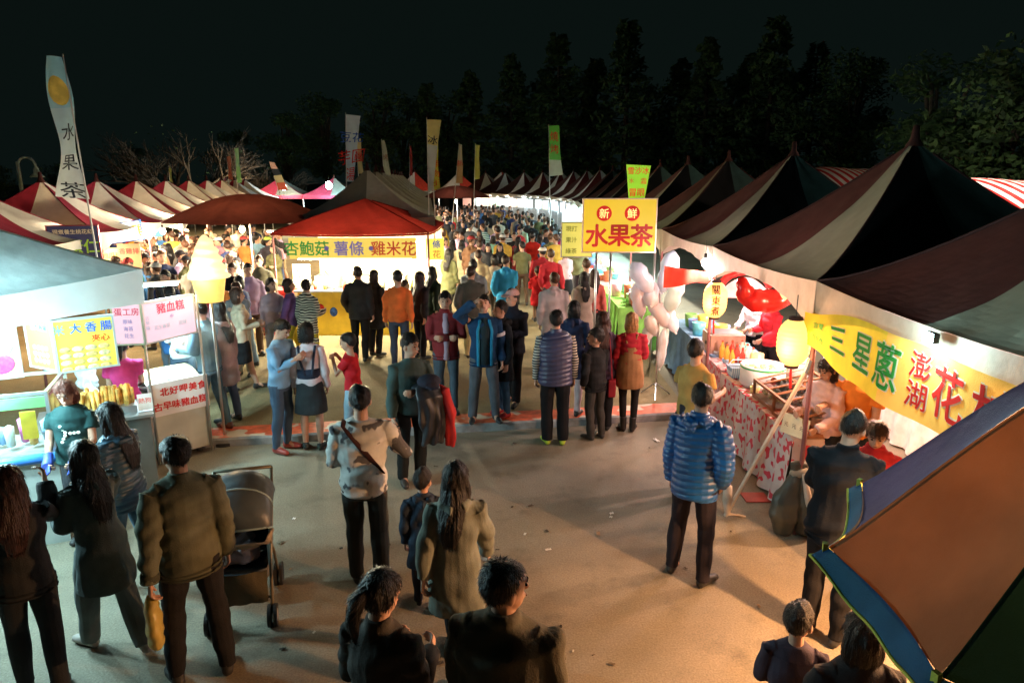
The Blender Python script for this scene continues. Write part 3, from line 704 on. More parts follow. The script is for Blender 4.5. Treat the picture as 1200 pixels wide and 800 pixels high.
# ------------------------------------------------------------------ signs
def board(name, label, cat, c, w, h, face=0, col=(.8, .6, .05), emit=0.0, texts=(), frame=(.5, .5, .5), th=.05, pics=(), group=None, shapes=None, bank=0, bold=.02):
    """c: centre of the front; face 0 looks at the camera side (-Y), 90 to +X; texts: (string, height, x, z, colour[, vertical])"""
    r = thing(name, label, cat, c, R(face), group)
    if bank: r.rotation_euler = (0, R(bank), R(face))
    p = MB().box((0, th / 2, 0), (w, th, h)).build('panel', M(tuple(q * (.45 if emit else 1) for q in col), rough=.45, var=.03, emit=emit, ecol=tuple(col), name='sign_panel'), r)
    if frame:
        b = MB(); t = .018
        for x, z, dx, dz in ((0, h / 2, w + 2 * t, t), (0, -h / 2, w + 2 * t, t), (-w / 2 - t / 4, 0, t, h - t - .004), (w / 2 + t / 4, 0, t, h - t - .004)): b.box((x, th / 2, z), (dx, th + .02, dz))
        b.build('frame', M(frame, rough=.35, metal=.6, var=.05, name='sign_frame'), r)
    by = {}
    for t in texts: by.setdefault(t[4], []).append(t)
    for q, (tc_, ts) in enumerate(by.items()):
        b = MB()
        for t in ts: letters(b, t[0], t[1], t[2], t[3], y=-.004 - .001 * q, bold=bold, vertical=len(t) > 5 and t[5])
        b.build('lettering', M(tuple(q * .7 for q in tc_), rough=.5, var=0, emit=emit * .35, ecol=tuple(tc_), name='sign_ink'), r)
    for q, (px_, pz_, rx_, rz_, pc_) in enumerate(pics):
        MB().ell((px_, -.001, pz_), (rx_, .006, rz_), 14, 8).build('food_picture', M(tuple(q * .5 for q in pc_), rough=.4, var=.3, vscale=30, emit=emit * .7, name='printed_picture'), r, smooth=True)
    if shapes: shapes(r)
    return r
RED_, BLUE_, GREEN_, WH = (.75, .03, .02), (.03, .12, .55), (.05, .4, .06), (.9, .9, .88)
# yellow tea sign on its poles
c = W(726, 264.5, 11.4)
def tea(r):
    for x in (-.26, .20): MB().tube([(x, -.003, .20), (x, -.010, .20)], [.125, .125], 28, cap=0).build('red_roundel', M(RED_, var=.05, emit=.12, name='sign_ink'), r)
    b = MB(); letters(b, '新', .16, -.26, .20, -.014, .012); letters(b, '鮮', .16, .20, .20, -.014, .012)
    b.build('lettering', M((.9, .75, .25), emit=.4, var=0, name='sign_ink'), r)
    for x in (-.36, -.12, .62):
        MB().tube([(x, .06, -.40), (x, .06, -c.z + .0)], [.02, .02], 8).build('pole', METAL, r, smooth=True)
board('tea_sign', 'yellow sign with big red characters on poles above the right-hand lane', 'sign', c, 1.2, .87, 0, (.95, .62, .03), .28, [('水', .37, -.37, -.16, RED_), ('果', .37, 0, -.16, RED_), ('茶', .37, .37, -.16, RED_)], (.7, .5, .4), shapes=tea, bold=.032)
r = thing('green_sign', 'small tapered lime green sign standing above the yellow tea sign', 'sign', W(747, 214, 11.6))
b = MB(); b.add([(-.13, 0, -.27), (.13, 0, -.27), (.21, 0, .27), (-.19, 0, .29)] + [(-.13, .03, -.27), (.13, .03, -.27), (.21, .03, .27), (-.19, .03, .29)], [(0, 1, 2, 3), (7, 6, 5, 4), (0, 4, 5, 1), (1, 5, 6, 2), (2, 6, 7, 3), (3, 7, 4, 0)])
b.build('panel', M((.35, .75, .04), emit=.2, var=.05, name='sign_panel'), r)
b = MB(); letters(b, '雪沙冰', .115, .01, .19, -.004, .01); letters(b, '水', .08, -.1, .03, -.004); letters(b, '霜', .10, .10, .02, -.004); letters(b, '冒眼', .13, 0, -.16, -.004, .012); b.build('lettering', M(RED_, emit=.2, name='sign_ink'), r)
MB().tube([(0, .05, -.6), (0, .05, .2)], [.015, .015], 6).build('pole', METAL, r)
board('menu_board', 'pale yellow menu board half hidden behind the yellow tea sign', 'sign', W(676, 281, 12.5), .55, .62, 0, (.85, .75, .15), .3, [('現打', .10, -.1, .2, (.3, .3, .05)), ('果汁', .10, -.1, 0, (.3, .3, .05)), ('綠茶', .10, -.1, -.2, (.3, .3, .05))])
# fries kiosk banner
c = W(405, 291, 13.75)
def dots(r):
    for x in (-.52, .37): MB().tube([(x, -.003, 0), (x, -.01, 0)], [.045, .045], 16, cap=0).build('dot', M((.25, .2, .6), name='sign_ink', emit=.1), r)
board('kiosk_banner', 'long yellow banner across the fries kiosk listing its snacks', 'banner', (c.x + .14, c.y, c.z), 2.55, .42, 0, (.95, .70, .12), .33,
      [('杏鮑菇', .29, -.92, .0, GREEN_), ('薯條', .29, -.075, .0, (.25, .22, .65)), ('雞米花', .29, .82, .0, (.8, .12, .05))], None, .012, shapes=dots)
board('kiosk_side_sign', 'small bright yellow sign at the right end of the kiosk banner', 'sign', (-1.56, 13.9, 1.92), .36, .42, 8, (.98, .78, .1), .45, [('條', .16, .03, .1, BLUE_), ('花', .16, .03, -.1, (.8, .3, .05))], None, .012)
# lightboxes of the cool left stall
YEL = (.80, .80, .10)
def lb(name, label, x0, x1, y0, y1, z0, z1, col, em, texts, pics=()):
    a = Vector((x0, y0, 0)); bb = Vector((x1, y1, 0)); w = (bb - a).length; m = (a + bb) / 2
    return board(name, label, 'sign', (m.x, m.y, (z0 + z1) / 2), w, z1 - z0, math.degrees(math.atan2(y1 - y0, x1 - x0)), col, em, texts, (.6, .65, .65), .05, pics)
random.seed(3)
sk = lambda n, w, h: [(-w * .36 + w * .22 * (i % 4), -h * .08 - h * .13 * (i // 4), w * .10, h * .055, (.95, .85, .45) if i % 3 else (.9, .7, .25)) for i in range(n)]
pa, pb, pc_ = G(33, 430, 1.49), G(69, 437, 1.47), G(138, 424, 1.50)
lb('lightbox_sign', 'narrow yellow lit sign panel left of the wide yellow one', pa.x, pb.x - .01, pa.y + .05, pb.y, 1.49, 1.98, YEL, .27, [('米', .07, -.08, .17, (.8, .3, .4)), ('大香腸', .065, .05, .17, BLUE_)], sk(12, .3, .5))
lb('lightbox_sign', 'wide yellow lit sign panel with rows of pale sausages and blue characters', pb.x + .01, pc_.x, pb.y, pc_.y, 1.47, 1.98, YEL, .27, [('米', .10, -.21, .16, (.2, .6, .35)), ('大', .10, -.07, .165, BLUE_), ('香', .10, .06, .165, BLUE_), ('腸', .10, .19, .165, BLUE_), ('夾心', .075, .13, .05, RED_)], sk(16, .5, .5))
pa, pb, pc_ = G(136, 402, 1.52), G(171, 404, 1.49), G(230, 387, 1.52)
PNK = (.92, .62, .78)
lb('lightbox_sign', 'narrow pink lit menu panel between the yellow signs and the wide pink one', pa.x, pb.x - .01, pa.y, pb.y, 1.50, 1.96, PNK, .36, [('蛋工房', .085, .0, .14, (.75, .08, .15)), ('原味', .05, 0, .03, (.3, .3, .65)), ('海苔', .05, 0, -.05, (.3, .3, .65)), ('花生', .05, 0, -.13, (.3, .3, .65))])
lb('lightbox_sign', 'wide pink lit menu panel with red heading beside the ice cream lamp', pb.x + .01, pc_.x, pb.y, pc_.y, 1.50, 1.96, PNK, .36, [('豬血糕', .12, .02, .14, (.75, .06, .14)), ('中', .05, .02, .03, (.35, .3, .65)), ('花生香菜', .05, -.12, -.07, (.45, .6, .75)), ('甜辣', .05, .16, -.07, (.45, .6, .75)), ('古早味', .05, -.30, .0, (.45, .55, .75), True)])
tc0 = G(14, 445, 1.25)
board('lightbox_sign', 'tall green and pink lit sign cut off by the edge beside the glass case', 'sign', (tc0.x - .17, tc0.y, 1.68), .46, .85, 30, (.45, .80, .30), .28, [('冰', .16, .03, .17, (.1, .55, .5))], (.6, .65, .65), .06,
      [(.02, -.1, .17, .10, (.95, .75, .8)), (.06, -.27, .13, .11, (.9, .12, .45)), (-.1, -.3, .1, .09, (.95, .55, .7))])
# signs among the left row
board('shop_sign', 'dark sign with red heading and lime characters behind the pale awning', 'sign', W(87, 285, 12.2), .78, .62, 20, (.035, .03, .06), .3, [('現煮養生桃花紅', .085, 0, .2, (.8, .6, .3)), ('小薏仁', .25, 0, -.06, (.45, .70, .04))], (.5, .06, .05))
board('shop_sign', 'pink and white striped little sign beside the dark lime-lettered one', 'sign', W(44, 272, 12.4), .42, .3, 10, (.85, .5, .5), .5, [('冰品', .2, 0, 0, RED_)])
board('shop_sign', 'bright blue and yellow lit sign under the red and white tents', 'sign', W(139, 273, 15.2), .95, .42, 15, (.75, .85, .95), .5, [('鹽酥雞', .26, .12, 0, (.85, .6, .02)), ('炸', .2, -.33, .02, BLUE_)], (.05, .12, .5), bank=-8)
board('shop_sign', 'light blue square sign with pink marks hung over the left crowd', 'sign', W(178, 266, 18), .46, .5, 10, (.12, .55, .72), .6, [('魷魚', .18, 0, .08, (.8, .25, .4)), ('羹', .16, 0, -.13, (.8, .25, .4))], None, .012)
for px, py, cc, lab, t in ((116, 300, (.85, .55, .05), 'small orange poster with a dark flower under the dark sign', ''), (152, 300, (.9, .35, .15), 'orange and red poster board among the left crowd', '香雞排'), (132, 305, (.75, .85, .25), 'lime yellow poster board among the left crowd', '地瓜球')):
    board('poster_board', lab, 'poster', W(px, py, 14), .42, .5, 15, cc, .35, [(t, .12, 0, .1, RED_)] if t else [('花', .26, 0, 0, (.3, .05, .03))], None, .02)
c = W(124, 262, 13.0)
# yellow banner with squid lettering
r = thing('food_banner', 'long yellow banner with green and red characters under the nearest right tent', 'banner', (ROWX - .06, 4.62, 1.98))
L_, H_ = 2.75, .56
def ban(u, v):
    e = min(1, u / .32); e = e * e * (3 - 2 * e); z0, z1 = -.11 - .10 * e + .02 * max(0, u - .6), .17 + .12 * e - .05 * max(0, u - .6)
    return (.03 * math.sin(u * 9) * (1 - v) + .015 * math.sin(u * 21), L_ / 2 - u * L_, z0 + (z1 - z0) * v)
b = MB(); b.grid(ban, 50, 6, mat=lambda u, v: 0 if u < .5 else 1)
b.build('cloth', [cloth((.80, .66, .06), trans=.4, var=.08), cloth((.90, .58, .12), trans=.4, var=.06)], r, smooth=True)
def bfn(p):
    u = p[0] / L_ + .5; v = p[2] / H_ + .5; q = ban(u, v); return (q[0] + p[1], q[1], q[2])
for body, x, z, h, colr, xs in (('三', -.72, .03, .27, GREEN_, .9), ('星', -.33, .02, .30, GREEN_, .9), ('蔥', .05, .02, .33, GREEN_, .9), ('澎', .40, .13, .18, RED_, 1), ('湖', .40, -.09, .18, RED_, 1), ('花', .70, .02, .34, RED_, .85), ('枝', 1.10, .02, .34, RED_, .9)):
    b = MB(); letters(b, body, h * 1.12, x, z, -.004, .05, xs, fn=bfn); b.build('lettering_border', M((.80, .80, .72), var=0, trans=.5, name='print_white'), r)
    b = MB(); letters(b, body, h * 1.12, x, z, -.009, .015, xs, fn=bfn); b.build('lettering', M(tuple(min(1, q_ * 1.2 + .0) for q_ in colr), var=.05, trans=.55, name='print_ink'), r)
b = MB(); letters(b, '宜蘭', .10, -1.12, .1, -.004, .01, fn=bfn); letters(b, '特產', .10, -1.12, -.1, -.004, .01, fn=bfn); b.build('lettering', M(GREEN_, name='print_ink'), r)

# ------------------------------------------------------------------ flags
def flag(label, top, bot, Y, wt, wb, cols, texts=(), lean=0.0, z0=PLAZA, side=1, pole_to=None, curl=.05, group='tall feather flags over the tents', seed=0, pic=None):
    """cloth between two spots of the photograph at depth Y, along a pole; side +1 cloth lies right of the pole"""
    A = W(*top, Y); B = W(*bot, Y)
    base = Vector((B.x + (B.x - A.x) / (A.z - B.z) * (B.z - z0), Y, z0)) if pole_to is None else Vector((pole_to[0], Y, z0))
    r = thing('feather_flag', label, 'flag', base, 0, group)
    A -= base; B -= base
    MB().tube([(0, 0, 0), B, A + Vector((0, 0, .03))], [.018, .015, .009], 6).build('pole', WHITEMETAL, r, smooth=True)
    def fn(u, v):
        p = B + (A - B) * v; w = wb + (wt - wb) * v; e = math.sin(v * 6 + seed) * curl
        return (p.x + side * u * w + side * u * e * .6, p.y + curl * 1.5 * math.sin(u * 3 + v * 8 + seed) , p.z - .02 + .05 * u * math.sin(v * 5 + seed))
    n = len(cols); b = MB(); b.grid(fn, 8, 36, mat=lambda u, v: min(n - 1, int(v * n)))
    b.build('cloth', [cloth(c_, trans=.4, var=.05, emit=.0) for c_ in cols], r, smooth=True)
    hh = (A - B).length
    def tf(p):
        u = .5 + p[0] / max(.01, (wt + wb) / 2) * side; v = .5 + p[2] / hh; q = fn(u, v); return (q[0], q[1] - .012, q[2])
    for body, h, x, z, colr in texts:
        b = MB(); letters(b, body, h, x, z, 0, .006, fn=tf); b.build('lettering', M(colr, var=0, name='print_ink'), r)
    if pic:
        b = MB(); s = MB().ell((0, 0, 0), (pic[0], .004, pic[1]), 14, 8); b.add([tf((v[0], 0, v[2] + pic[2])) for v in s.v], s.f); b.build('printed_fruit', M((.85, .6, .12), var=.2, name='print_ink'), r)
    return r
INK = (.02, .03, .05); LB = (.35, .62, .72); LW = (.72, .80, .82)
flag('tall pale blue flag with three black characters rising over the left tents', (74, 66), (102, 232), 11, .24, .42, [LW, LW, (.6, .74, .79), (.5, .7, .77), LB, (.3, .6, .72)], [('水', .26, .02, .0, INK), ('果', .26, .03, -.48, INK), ('茶', .26, .03, -.92, INK)], side=-1, z0=0, curl=.05, pic=(.13, .2, .58), seed=2)
FL = [('blue and white flag with red blocks standing behind the red kiosk roof', (405, 133), (406, 212), 20, .42, .2, [(.55, .68, .8), (.6, .7, .8), (.65, .75, .82)], [('豆花', .3, 0, .3, BLUE_), ('芋圓', .4, 0, -.25, RED_), ('湯', .36, 0, -.72, RED_)], 1),
      ('white flag with a yellow top beside a yellow one at the lane mouth', (500, 139), (502, 224), 17, .34, .1, [(.55, .62, .66), (.6, .65, .66), (.75, .65, .25)], [('冰', .2, 0, .4, INK)], 1),
      ('yellow flag with red characters at the lane mouth', (505, 165), (508, 222), 17.3, .16, .16, [(.65, .6, .08)], [('炸', .2, 0, .1, RED_), ('物', .2, 0, -.15, RED_), ('王', .2, 0, -.4, RED_)], 1),
      ('thin cream flag right behind the blue and white one', (418, 163), (420, 203), 24, .12, .18, [(.6, .5, .25)], [('雞', .2, 0, 0, RED_)], 1),
      ('tapering cream flag above the grey tents', (447, 164), (450, 204), 25, .1, .26, [(.5, .48, .33)], [('烤', .2, 0, 0, (.3, .1, .05))], 1),
      ('thin dark red flag above the grey tents', (480, 170), (480, 204), 28, .08, .12, [(.35, .05, .04)], [], 1),
      ('slim orange cream flag beyond the lane mouth', (538, 168), (534, 214), 30, .14, .3, [(.55, .32, .15), (.5, .4, .25)], [('熱', .25, 0, 0, RED_)], 1),
      ('slim yellow flag over the far end tents', (557, 169), (556, 210), 30, .18, .22, [(.55, .5, .12)], [], 1),
      ('broad green flag with a red stripe over the right row', (643, 147), (644, 206), 24, .34, .44, [(.55, .6, .5), (.15, .5, .1), (.15, .55, .08)], [('燒', .3, 0, .5, RED_), ('烤', .3, 0, .1, RED_)], 1),
      ('thin lime flag over the farther red and white tents', (275, 174), (278, 214), 30, .14, .2, [(.3, .6, .2), (.35, .6, .3)], [], 1),
      ('short rusty flag over the farther red and white tents', (266, 183), (268, 210), 32, .14, .2, [(.3, .1, .06)], [], 1),
      ('small leaf yellow pennant on the third red and white tent', (198, 195), (199, 212), 25, .06, .1, [(.4, .45, .15)], [], 1),
      ('leaning black flag with red and yellow marks by the glaring far lamps', (315, 189), (326, 222), 36, .3, .5, [(.6, .1, .05), (.5, .35, .15), (.03, .03, .03), (.6, .3, .2)], [], 1)]
for k, (lab, a, b_, Y, wt, wb, cols, tx, sd) in enumerate(FL): flag(lab, a, b_, Y, wt, wb, cols, tx, side=sd, seed=k, curl=.02)

# ------------------------------------------------------------------ ice cream lamp
ic = G(252, 512, 0); ic = W(247, 352, 8.25)
r = thing('ice_cream_lamp', 'glowing soft ice cream cone lamp on a pole beside the pink sign', 'lamp', (ic.x, ic.y, 0))
z0 = ic.z - .01
prof = [(.145, 0), (.15, .02), (.195, .28), (.215, .30)]
MB().lathe([(.0, 0)] + prof, 24, (0, 0, z0)).build('cone', M((.5, .36, .12), emit=.50, ecol=(1, .58, .12), name='lit_plastic'), r, smooth=True)
sw = []
for i in range(61):
    t = i / 60; sw.append(((.235 * (1 - t) ** .62) * (1 + .05 * math.sin(t * 2 * math.pi * 5)) + .006, .29 + .52 * t))
b = MB()
vs = []; n = 28
for rr, z in sw:
    for j in range(n):
        a = 2 * math.pi * j / n; q = rr * (1 + .06 * math.sin((z - .29) / .52 * 2 * math.pi * 5 + a)); vs.append((q * math.cos(a), q * math.sin(a), z0 + z))
fs = [(i * n + j, i * n + (j + 1) % n, (i + 1) * n + (j + 1) % n, (i + 1) * n + j) for i in range(60) for j in range(n)]
b.add(vs, fs + [tuple(range(60 * n, 61 * n))]).build('swirl', M((.5, .4, .22), emit=.52, ecol=(1, .80, .38), name='lit_plastic'), r, smooth=True)
MB().tube([(0, 0, 0), (0, 0, z0)], [.018, .018], 8).build('pole', METAL, r, smooth=True)
MB().tube([(0, 0, 0), (0, 0, .04)], [.16, .16], 16, cap=.1).build('base', DARKM, r)
d = point(0, 0, 0, 28, WARM, .2); o = bpy.data.objects.new('cone_light', d); COL.objects.link(o); o.parent = r; o.location = (.0, -.32, z0 + .4)

# ------------------------------------------------------------------ lanterns
def lantern(label, c, rad, hh, text=''):
    r = thing('paper_lantern', label, 'lantern', c)
    b = MB(); n = 28; pr = []
    for i in range(41):
        t = i / 40; a = (t - .5) * 2; pr.append((rad * (1 - abs(a) ** 3.2 * .62) * (1 + .018 * math.sin(t * 2 * math.pi * 11)), a * hh / 2))
    b.lathe(pr, n).build('paper_shade', M((1, .62, .15), rough=.6, var=.12, vscale=5, emit=.8, ecol=(1, .56, .13), name='lit_paper'), r, smooth=True)
    b = MB()
    for s in (1, -1): b.lathe([(.0, s * (hh / 2 + .025)), (rad * .42, s * (hh / 2 + .022)), (rad * .44, s * (hh / 2 - .012))], 18)
    b.build('rim', M((.05, .02, .02), name='lacquer'), r, smooth=True)
    MB().tube([(0, 0, hh / 2 + .02), (0, 0, hh / 2 + .22)], [.005, .005], 5).build('cord', DARKM, r)
    MB().tube([(0, 0, -hh / 2 - .02), (0, 0, -hh / 2 - .07), (.01, 0, -hh / 2 - .22)], [.006, .012, .014], 6).build('tassel', M((.6, .02, .02), name='thread'), r)
    if text:
        b = MB(); letters(b, text, .125, -.005, .01, 0, .03, vertical=True, fn=lambda p: (rad * 1.01 * math.sin((p[0] - .03) / rad * .9), -rad * 1.025 * math.cos((p[0] - .03) / rad * .9) * (1 - abs(p[2] / hh * 2) ** 3.2 * .5), p[2]))
        b.build('lettering', M((.12, .02, .01), name='ink'), r)
    d = point(0, 0, 0, 9, ORNG, rad); o = bpy.data.objects.new('lantern_light', d); COL.objects.link(o); o.parent = r; o.location = (-rad * 1.2, -rad * 1.2, -.05)
    return r
lantern('glowing yellow paper lantern with three black characters on the farther pole', W(838, 351, 9.0), .155, .48, '關東煮')
lantern('plain bright yellow paper lantern on the pole with the sandbags', W(930, 401, 6.05), .145, .43)

# ------------------------------------------------------------------ right food stall
FLOR = M((.62, .48, .44), rough=.85, var=.1, kind='floral', c2=(.62, .05, .07), scale=13, fold=.5, bump=.05, name='floral_cloth')
def draped_table(label, x0, x1, y0, y1, h, z0, clothm, topm, cat='table', n='draped_table'):
    r = thing(n, label, cat, ((x0 + x1) / 2, (y0 + y1) / 2, z0))
    hx, hy = (x1 - x0) / 2, (y1 - y0) / 2
    MB().box((0, 0, h - .02), (2 * hx - .02, 2 * hy - .02, .03)).build('tabletop', topm, r)
    b = MB(); per = [(-hx, -hy), (hx, -hy), (hx, hy), (-hx, hy)]
    tot = [0]; 
    for i in range(4): tot.append(tot[-1] + math.dist(per[i], per[(i + 1) % 4]))
    def fn(u, v):
        s = u * tot[-1]; i = min(3, max(k for k in range(4) if tot[k] <= s + 1e-9)); t = (s - tot[i]) / (tot[i + 1] - tot[i]); a, c_ = per[i], per[(i + 1) % 4]
        x, y = a[0] + (c_[0] - a[0]) * t, a[1] + (c_[1] - a[1]) * t
        nx, ny = [(0, -1), (1, 0), (0, 1), (-1, 0)][i]; w = (.012 + .03 * v) * (1 + math.sin(s * 17 + 2 * math.sin(s * 3))) * v
        return (x + nx * (w + .004), y + ny * (w + .004), h - (h - .03) * v)
    b.grid(fn, 160, 6)
    t = b.build('tablecloth', clothm, r, smooth=True)
    b = MB(); b.box((0, 0, h - .002), (2 * hx, 2 * hy, .004)); b.build('cloth_top', clothm, r)
    for x in (-1, 1):
        for y in (-1, 1): MB().tube([(x * (hx - .05), y * (hy - .05), 0), (x * (hx - .05), y * (hy - .05), h - .03)], [.016, .016], 6).build('leg', METAL, r)
    return r
draped_table('counter draped in red flowered cloth beside the lantern pole', 2.78, 3.55, 6.35, 8.75, .80, 0, FLOR, WHITEMETAL)
draped_table('pinkish draped side counter beyond the flowered one', 2.80, 3.5, 8.8, 10.1, .82, 0, M((.62, .42, .42), rough=.85, kind='floral', c2=(.6, .12, .14), scale=16, name='floral_cloth'), WHITEMETAL)
WOOD = M((.32, .14, .07), rough=.5, var=.25, vscale=8, name='stained_wood')
def show_case(label, c, w, d, h, rz, foodc):
    r = thing('display_case', label, 'display case', c, rz)
    b = MB(); t = .028
    b.box((0, 0, .02), (w, d, .04))
    for x in (-1, 1):
        b.box((x * (w / 2 - t / 2), -d / 2 + t / 2, h * .32), (t, t, h * .56)); b.box((x * (w / 2 - t / 2), d / 2 - t / 2, h * .52), (t, t, h * .96))
        b.tube([(x * (w / 2 - t / 2), -d / 2 + t / 2, h * .6), (x * (w / 2 - t / 2), d / 2 - t / 2, h)], [t / 2, t / 2], 4)
    b.box((0, -d / 2 + t / 2, h * .6), (w, t, t)); b.box((0, d / 2 - t / 2, h), (w, t, t))
    for k in (1, 2): b.box((-w / 2 + w * k / 3, 0, h * .8 + .0), (t * .7, d * 1.0, t * .7), rot=Euler((math.atan2(h * .4, d), 0, 0)))
    b.build('frame', WOOD, r)
    b = MB(); b.add([(-w / 2 + .01, -d / 2 + .01, .05), (w / 2 - .01, -d / 2 + .01, .05), (w / 2 - .01, -d / 2 + .01, h * .6), (-w / 2 + .01, -d / 2 + .01, h * .6), (w / 2 - .01, d / 2 - .01, h), (-w / 2 + .01, d / 2 - .01, h)], [(0, 1, 2, 3), (3, 2, 4, 5)])
    b.build('glass', glass_mat(), r)
    b = MB(); rn = random.Random(int(w * 100))
    for i in range(46): b.ell((rn.uniform(-w * .45, w * .45), rn.uniform(-d * .4, d * .4), .07 + rn.random() * .04), (.045, .03, .025), 8, 5)
    b.build('fried_snacks', M(foodc, rough=.5, var=.5, vscale=25, name='fried_food'), r, smooth=True)
    MB().box((0, 0, .20), (w - .05, d * .55, .012)).build('tray', METAL, r)
    b = MB()
    for i in range(26): b.ell((rn.uniform(-w * .42, w * .42), rn.uniform(-d * .22, d * .22), .225), (.04, .03, .02), 8, 5)
    b.build('skewered_snacks', M((.42, .2, .08), rough=.45, var=.5, vscale=25, name='fried_food'), r, smooth=True)
    return r
show_case('low wooden glass display case of fried snacks nearest the pole', (3.16, 6.72, .806), .74, .62, .36, R(-88), (.30, .13, .06))
show_case('low wooden glass display case farther down the flowered counter', (3.16, 7.42, .806), .60, .62, .34, R(-88), (.45, .28, .12))
r = thing('price_card', 'cream price card leaning against the nearest glass case', 'card', (2.82, 6.42, .81), R(-60)); MB().box((0, 0, .1), (.3, .01, .2), rot=Euler((R(-14), 0, 0))).build('card', M((.8, .72, .5), name='card'), r)
b = MB(); 
for i in range(3): letters(b, '元', .05, -.09 + .09 * i, .1, -.02)
b.build('lettering', M((.1, .04, .03), name='ink'), r)
def pot(label, c, rad, h, col, rimc, contents=None):
    r = thing('cooking_pot', label, 'pot', c)
    MB().lathe([(0, 0), (rad * .92, 0), (rad, h * .1), (rad, h), (rad * .93, h), (rad * .93, h * .75), (0, h * .75)], 28).build('tub', M(col, rough=.35, var=.04, name='enamel'), r, smooth=True)
    MB().lathe([(rad * 1.005, h * .86), (rad * 1.03, h * .90), (rad * 1.005, h * .95)], 28).build('rim', M(rimc, rough=.4, name='plastic'), r, smooth=True)
    if contents: 
        b = MB(); rn = random.Random(5)
        for i in range(30): b.ell((rn.uniform(-.6, .6) * rad, rn.uniform(-.6, .6) * rad, h * .76), (.04, .03, .03), 8, 5)
        b.build('food', M(contents, var=.4, vscale=20, name='food'), r, smooth=True)
    return r
pot('big white tub with a green band on the flowered counter', (3.12, 8.18, .806), .27, .26, (.8, .78, .74), (.05, .5, .15), (.6, .5, .3))
pot('small silver pot behind the flowered counter case', (3.75, 8.6, .80), .16, .22, (.6, .6, .6), (.3, .3, .3))
def bottle(label, c, col, h=.26, group=None):
    r = thing('bottle', label, 'bottle', c, 0, group); MB().lathe([(0, 0), (.037, 0), (.04, .02), (.04, h * .6), (.016, h * .8), (.016, h * .93)], 12).build('flask', M(col, rough=.2, var=.05, name='bottle_plastic'), r, smooth=True)
    MB().tube([(0, 0, h * .93), (0, 0, h)], [.018, .016], 10).build('cap', M((.7, .1, .05), name='plastic'), r, smooth=True); return r
for i in range(9):
    bottle('sauce bottle standing along the pinkish side counter', (2.98 + .14 * (i % 3), 8.95 + .22 * (i // 3), .826), [(.7, .35, .05), (.5, .06, .04), (.75, .7, .6)][i % 3], group='sauce bottles on the side counter')
r = thing('steel_cooker', 'boxy steel soup cooker with a wooden side at the far counter end', 'cooker', (3.1, 9.75, .826)); b = MB(); b.box((0, 0, .15), (.5, .45, .30)); bevel(b.build('body', M((.40, .24, .18), rough=.4, var=.2, name='wood_and_steel'), r)); MB().box((0, 0, .303), (.42, .37, .02)).build('tank_top', METAL, r); MB().box((-.255, 0, .15), (.012, .05, .05)).build('knob', DARKM, r)
for i, (cc, lab) in enumerate((((.75, .85, .9), 'pale blue plastic basket beside the green banded tub'), ((.85, .78, .35), 'pale yellow cup dispenser beside the green banded tub'))):
    r = thing('plastic_basket' if i == 0 else 'cup_dispenser', lab, 'basket' if i == 0 else 'dispenser', (2.96 + .25 * i, 8.55 + .1 * i, .806))
    if i == 0:
        b = MB(); b.add(*[[(x * s, y * s, z) for z, s in ((0, .8), (.14, 1)) for x, y in ((-.15, -.12), (.15, -.12), (.15, .12), (-.15, .12))], [(3, 2, 1, 0), (0, 1, 5, 4), (1, 2, 6, 5), (2, 3, 7, 6), (3, 0, 4, 7)]]); b.build('basket', M(cc, kind='vstripe', c2=(.3, .45, .6), scale=12, name='plastic'), r)
        MB().tube([(-.16, 0, .14), (-.1, 0, .22), (.1, 0, .22), (.16, 0, .14)], [.008] * 4, 6).build('handle', M((.6, .7, .8), name='plastic'), r)
    else:
        MB().lathe([(0, 0), (.08, 0), (.09, .02), (.085, .28), (0, .3)], 16).build('dispenser', M(cc, rough=.3, name='plastic'), r, smooth=True); MB().tube([(0, -.08, .06), (0, -.14, .05)], [.015, .015], 8).build('tap', DARKM, r)
# back panel and shelf of the two right tents
for y, lab, cc in ((7.4, 'pinkish white tarpaulin closing the back of the lantern tent', (.72, .60, .58)), (10.6, 'pale tarpaulin closing the back of the heart decoration tent', (.70, .62, .60)), (4.3, 'orange brown tarpaulin behind the squid banner stall', (.55, .36, .22))):
    r = thing('back_tarpaulin', lab, 'tarpaulin', (5.75, y, 0)); b = MB(); b.grid(lambda u, v: (.03 * math.sin(u * 14), -1.5 + 3 * u, .1 + 2.25 * v), 30, 4); b.build('sheet', cloth(cc, trans=.2), r, smooth=True)
draped_table('back shelf covered in white cloth behind the vendors', 4.9, 5.5, 5.6, 9.6, .85, 0, cloth((.7, .66, .62)), WHITEMETAL)
rn = random.Random(11)
for i in range(26):
    cc = rn.choice([(.75, .72, .7), (.7, .15, .1), (.2, .3, .6), (.8, .6, .15), (.6, .6, .62), (.85, .5, .5)]); s = (rn.uniform(.12, .3), rn.uniform(.15, .3), rn.uniform(.12, .32))
    r = thing('supply_box', 'cardboard or plastic supply box crowded on the white back shelf', 'box', (5.2 + rn.uniform(-.12, .12), 5.75 + i * .148, .856), 0, 'boxes on the back shelf'); b = MB(); b.box((0, 0, s[2] / 2), (s[0], .13, s[2])); bevel(b.build('carton', M(cc, var=.15, name='box'), r), .006); MB().box((0, 0, s[2] + .004), (s[0] * .9, .11, .012)).build('lid', M(tuple(min(1, c_ * 1.2) for c_ in cc), name='box'), r)
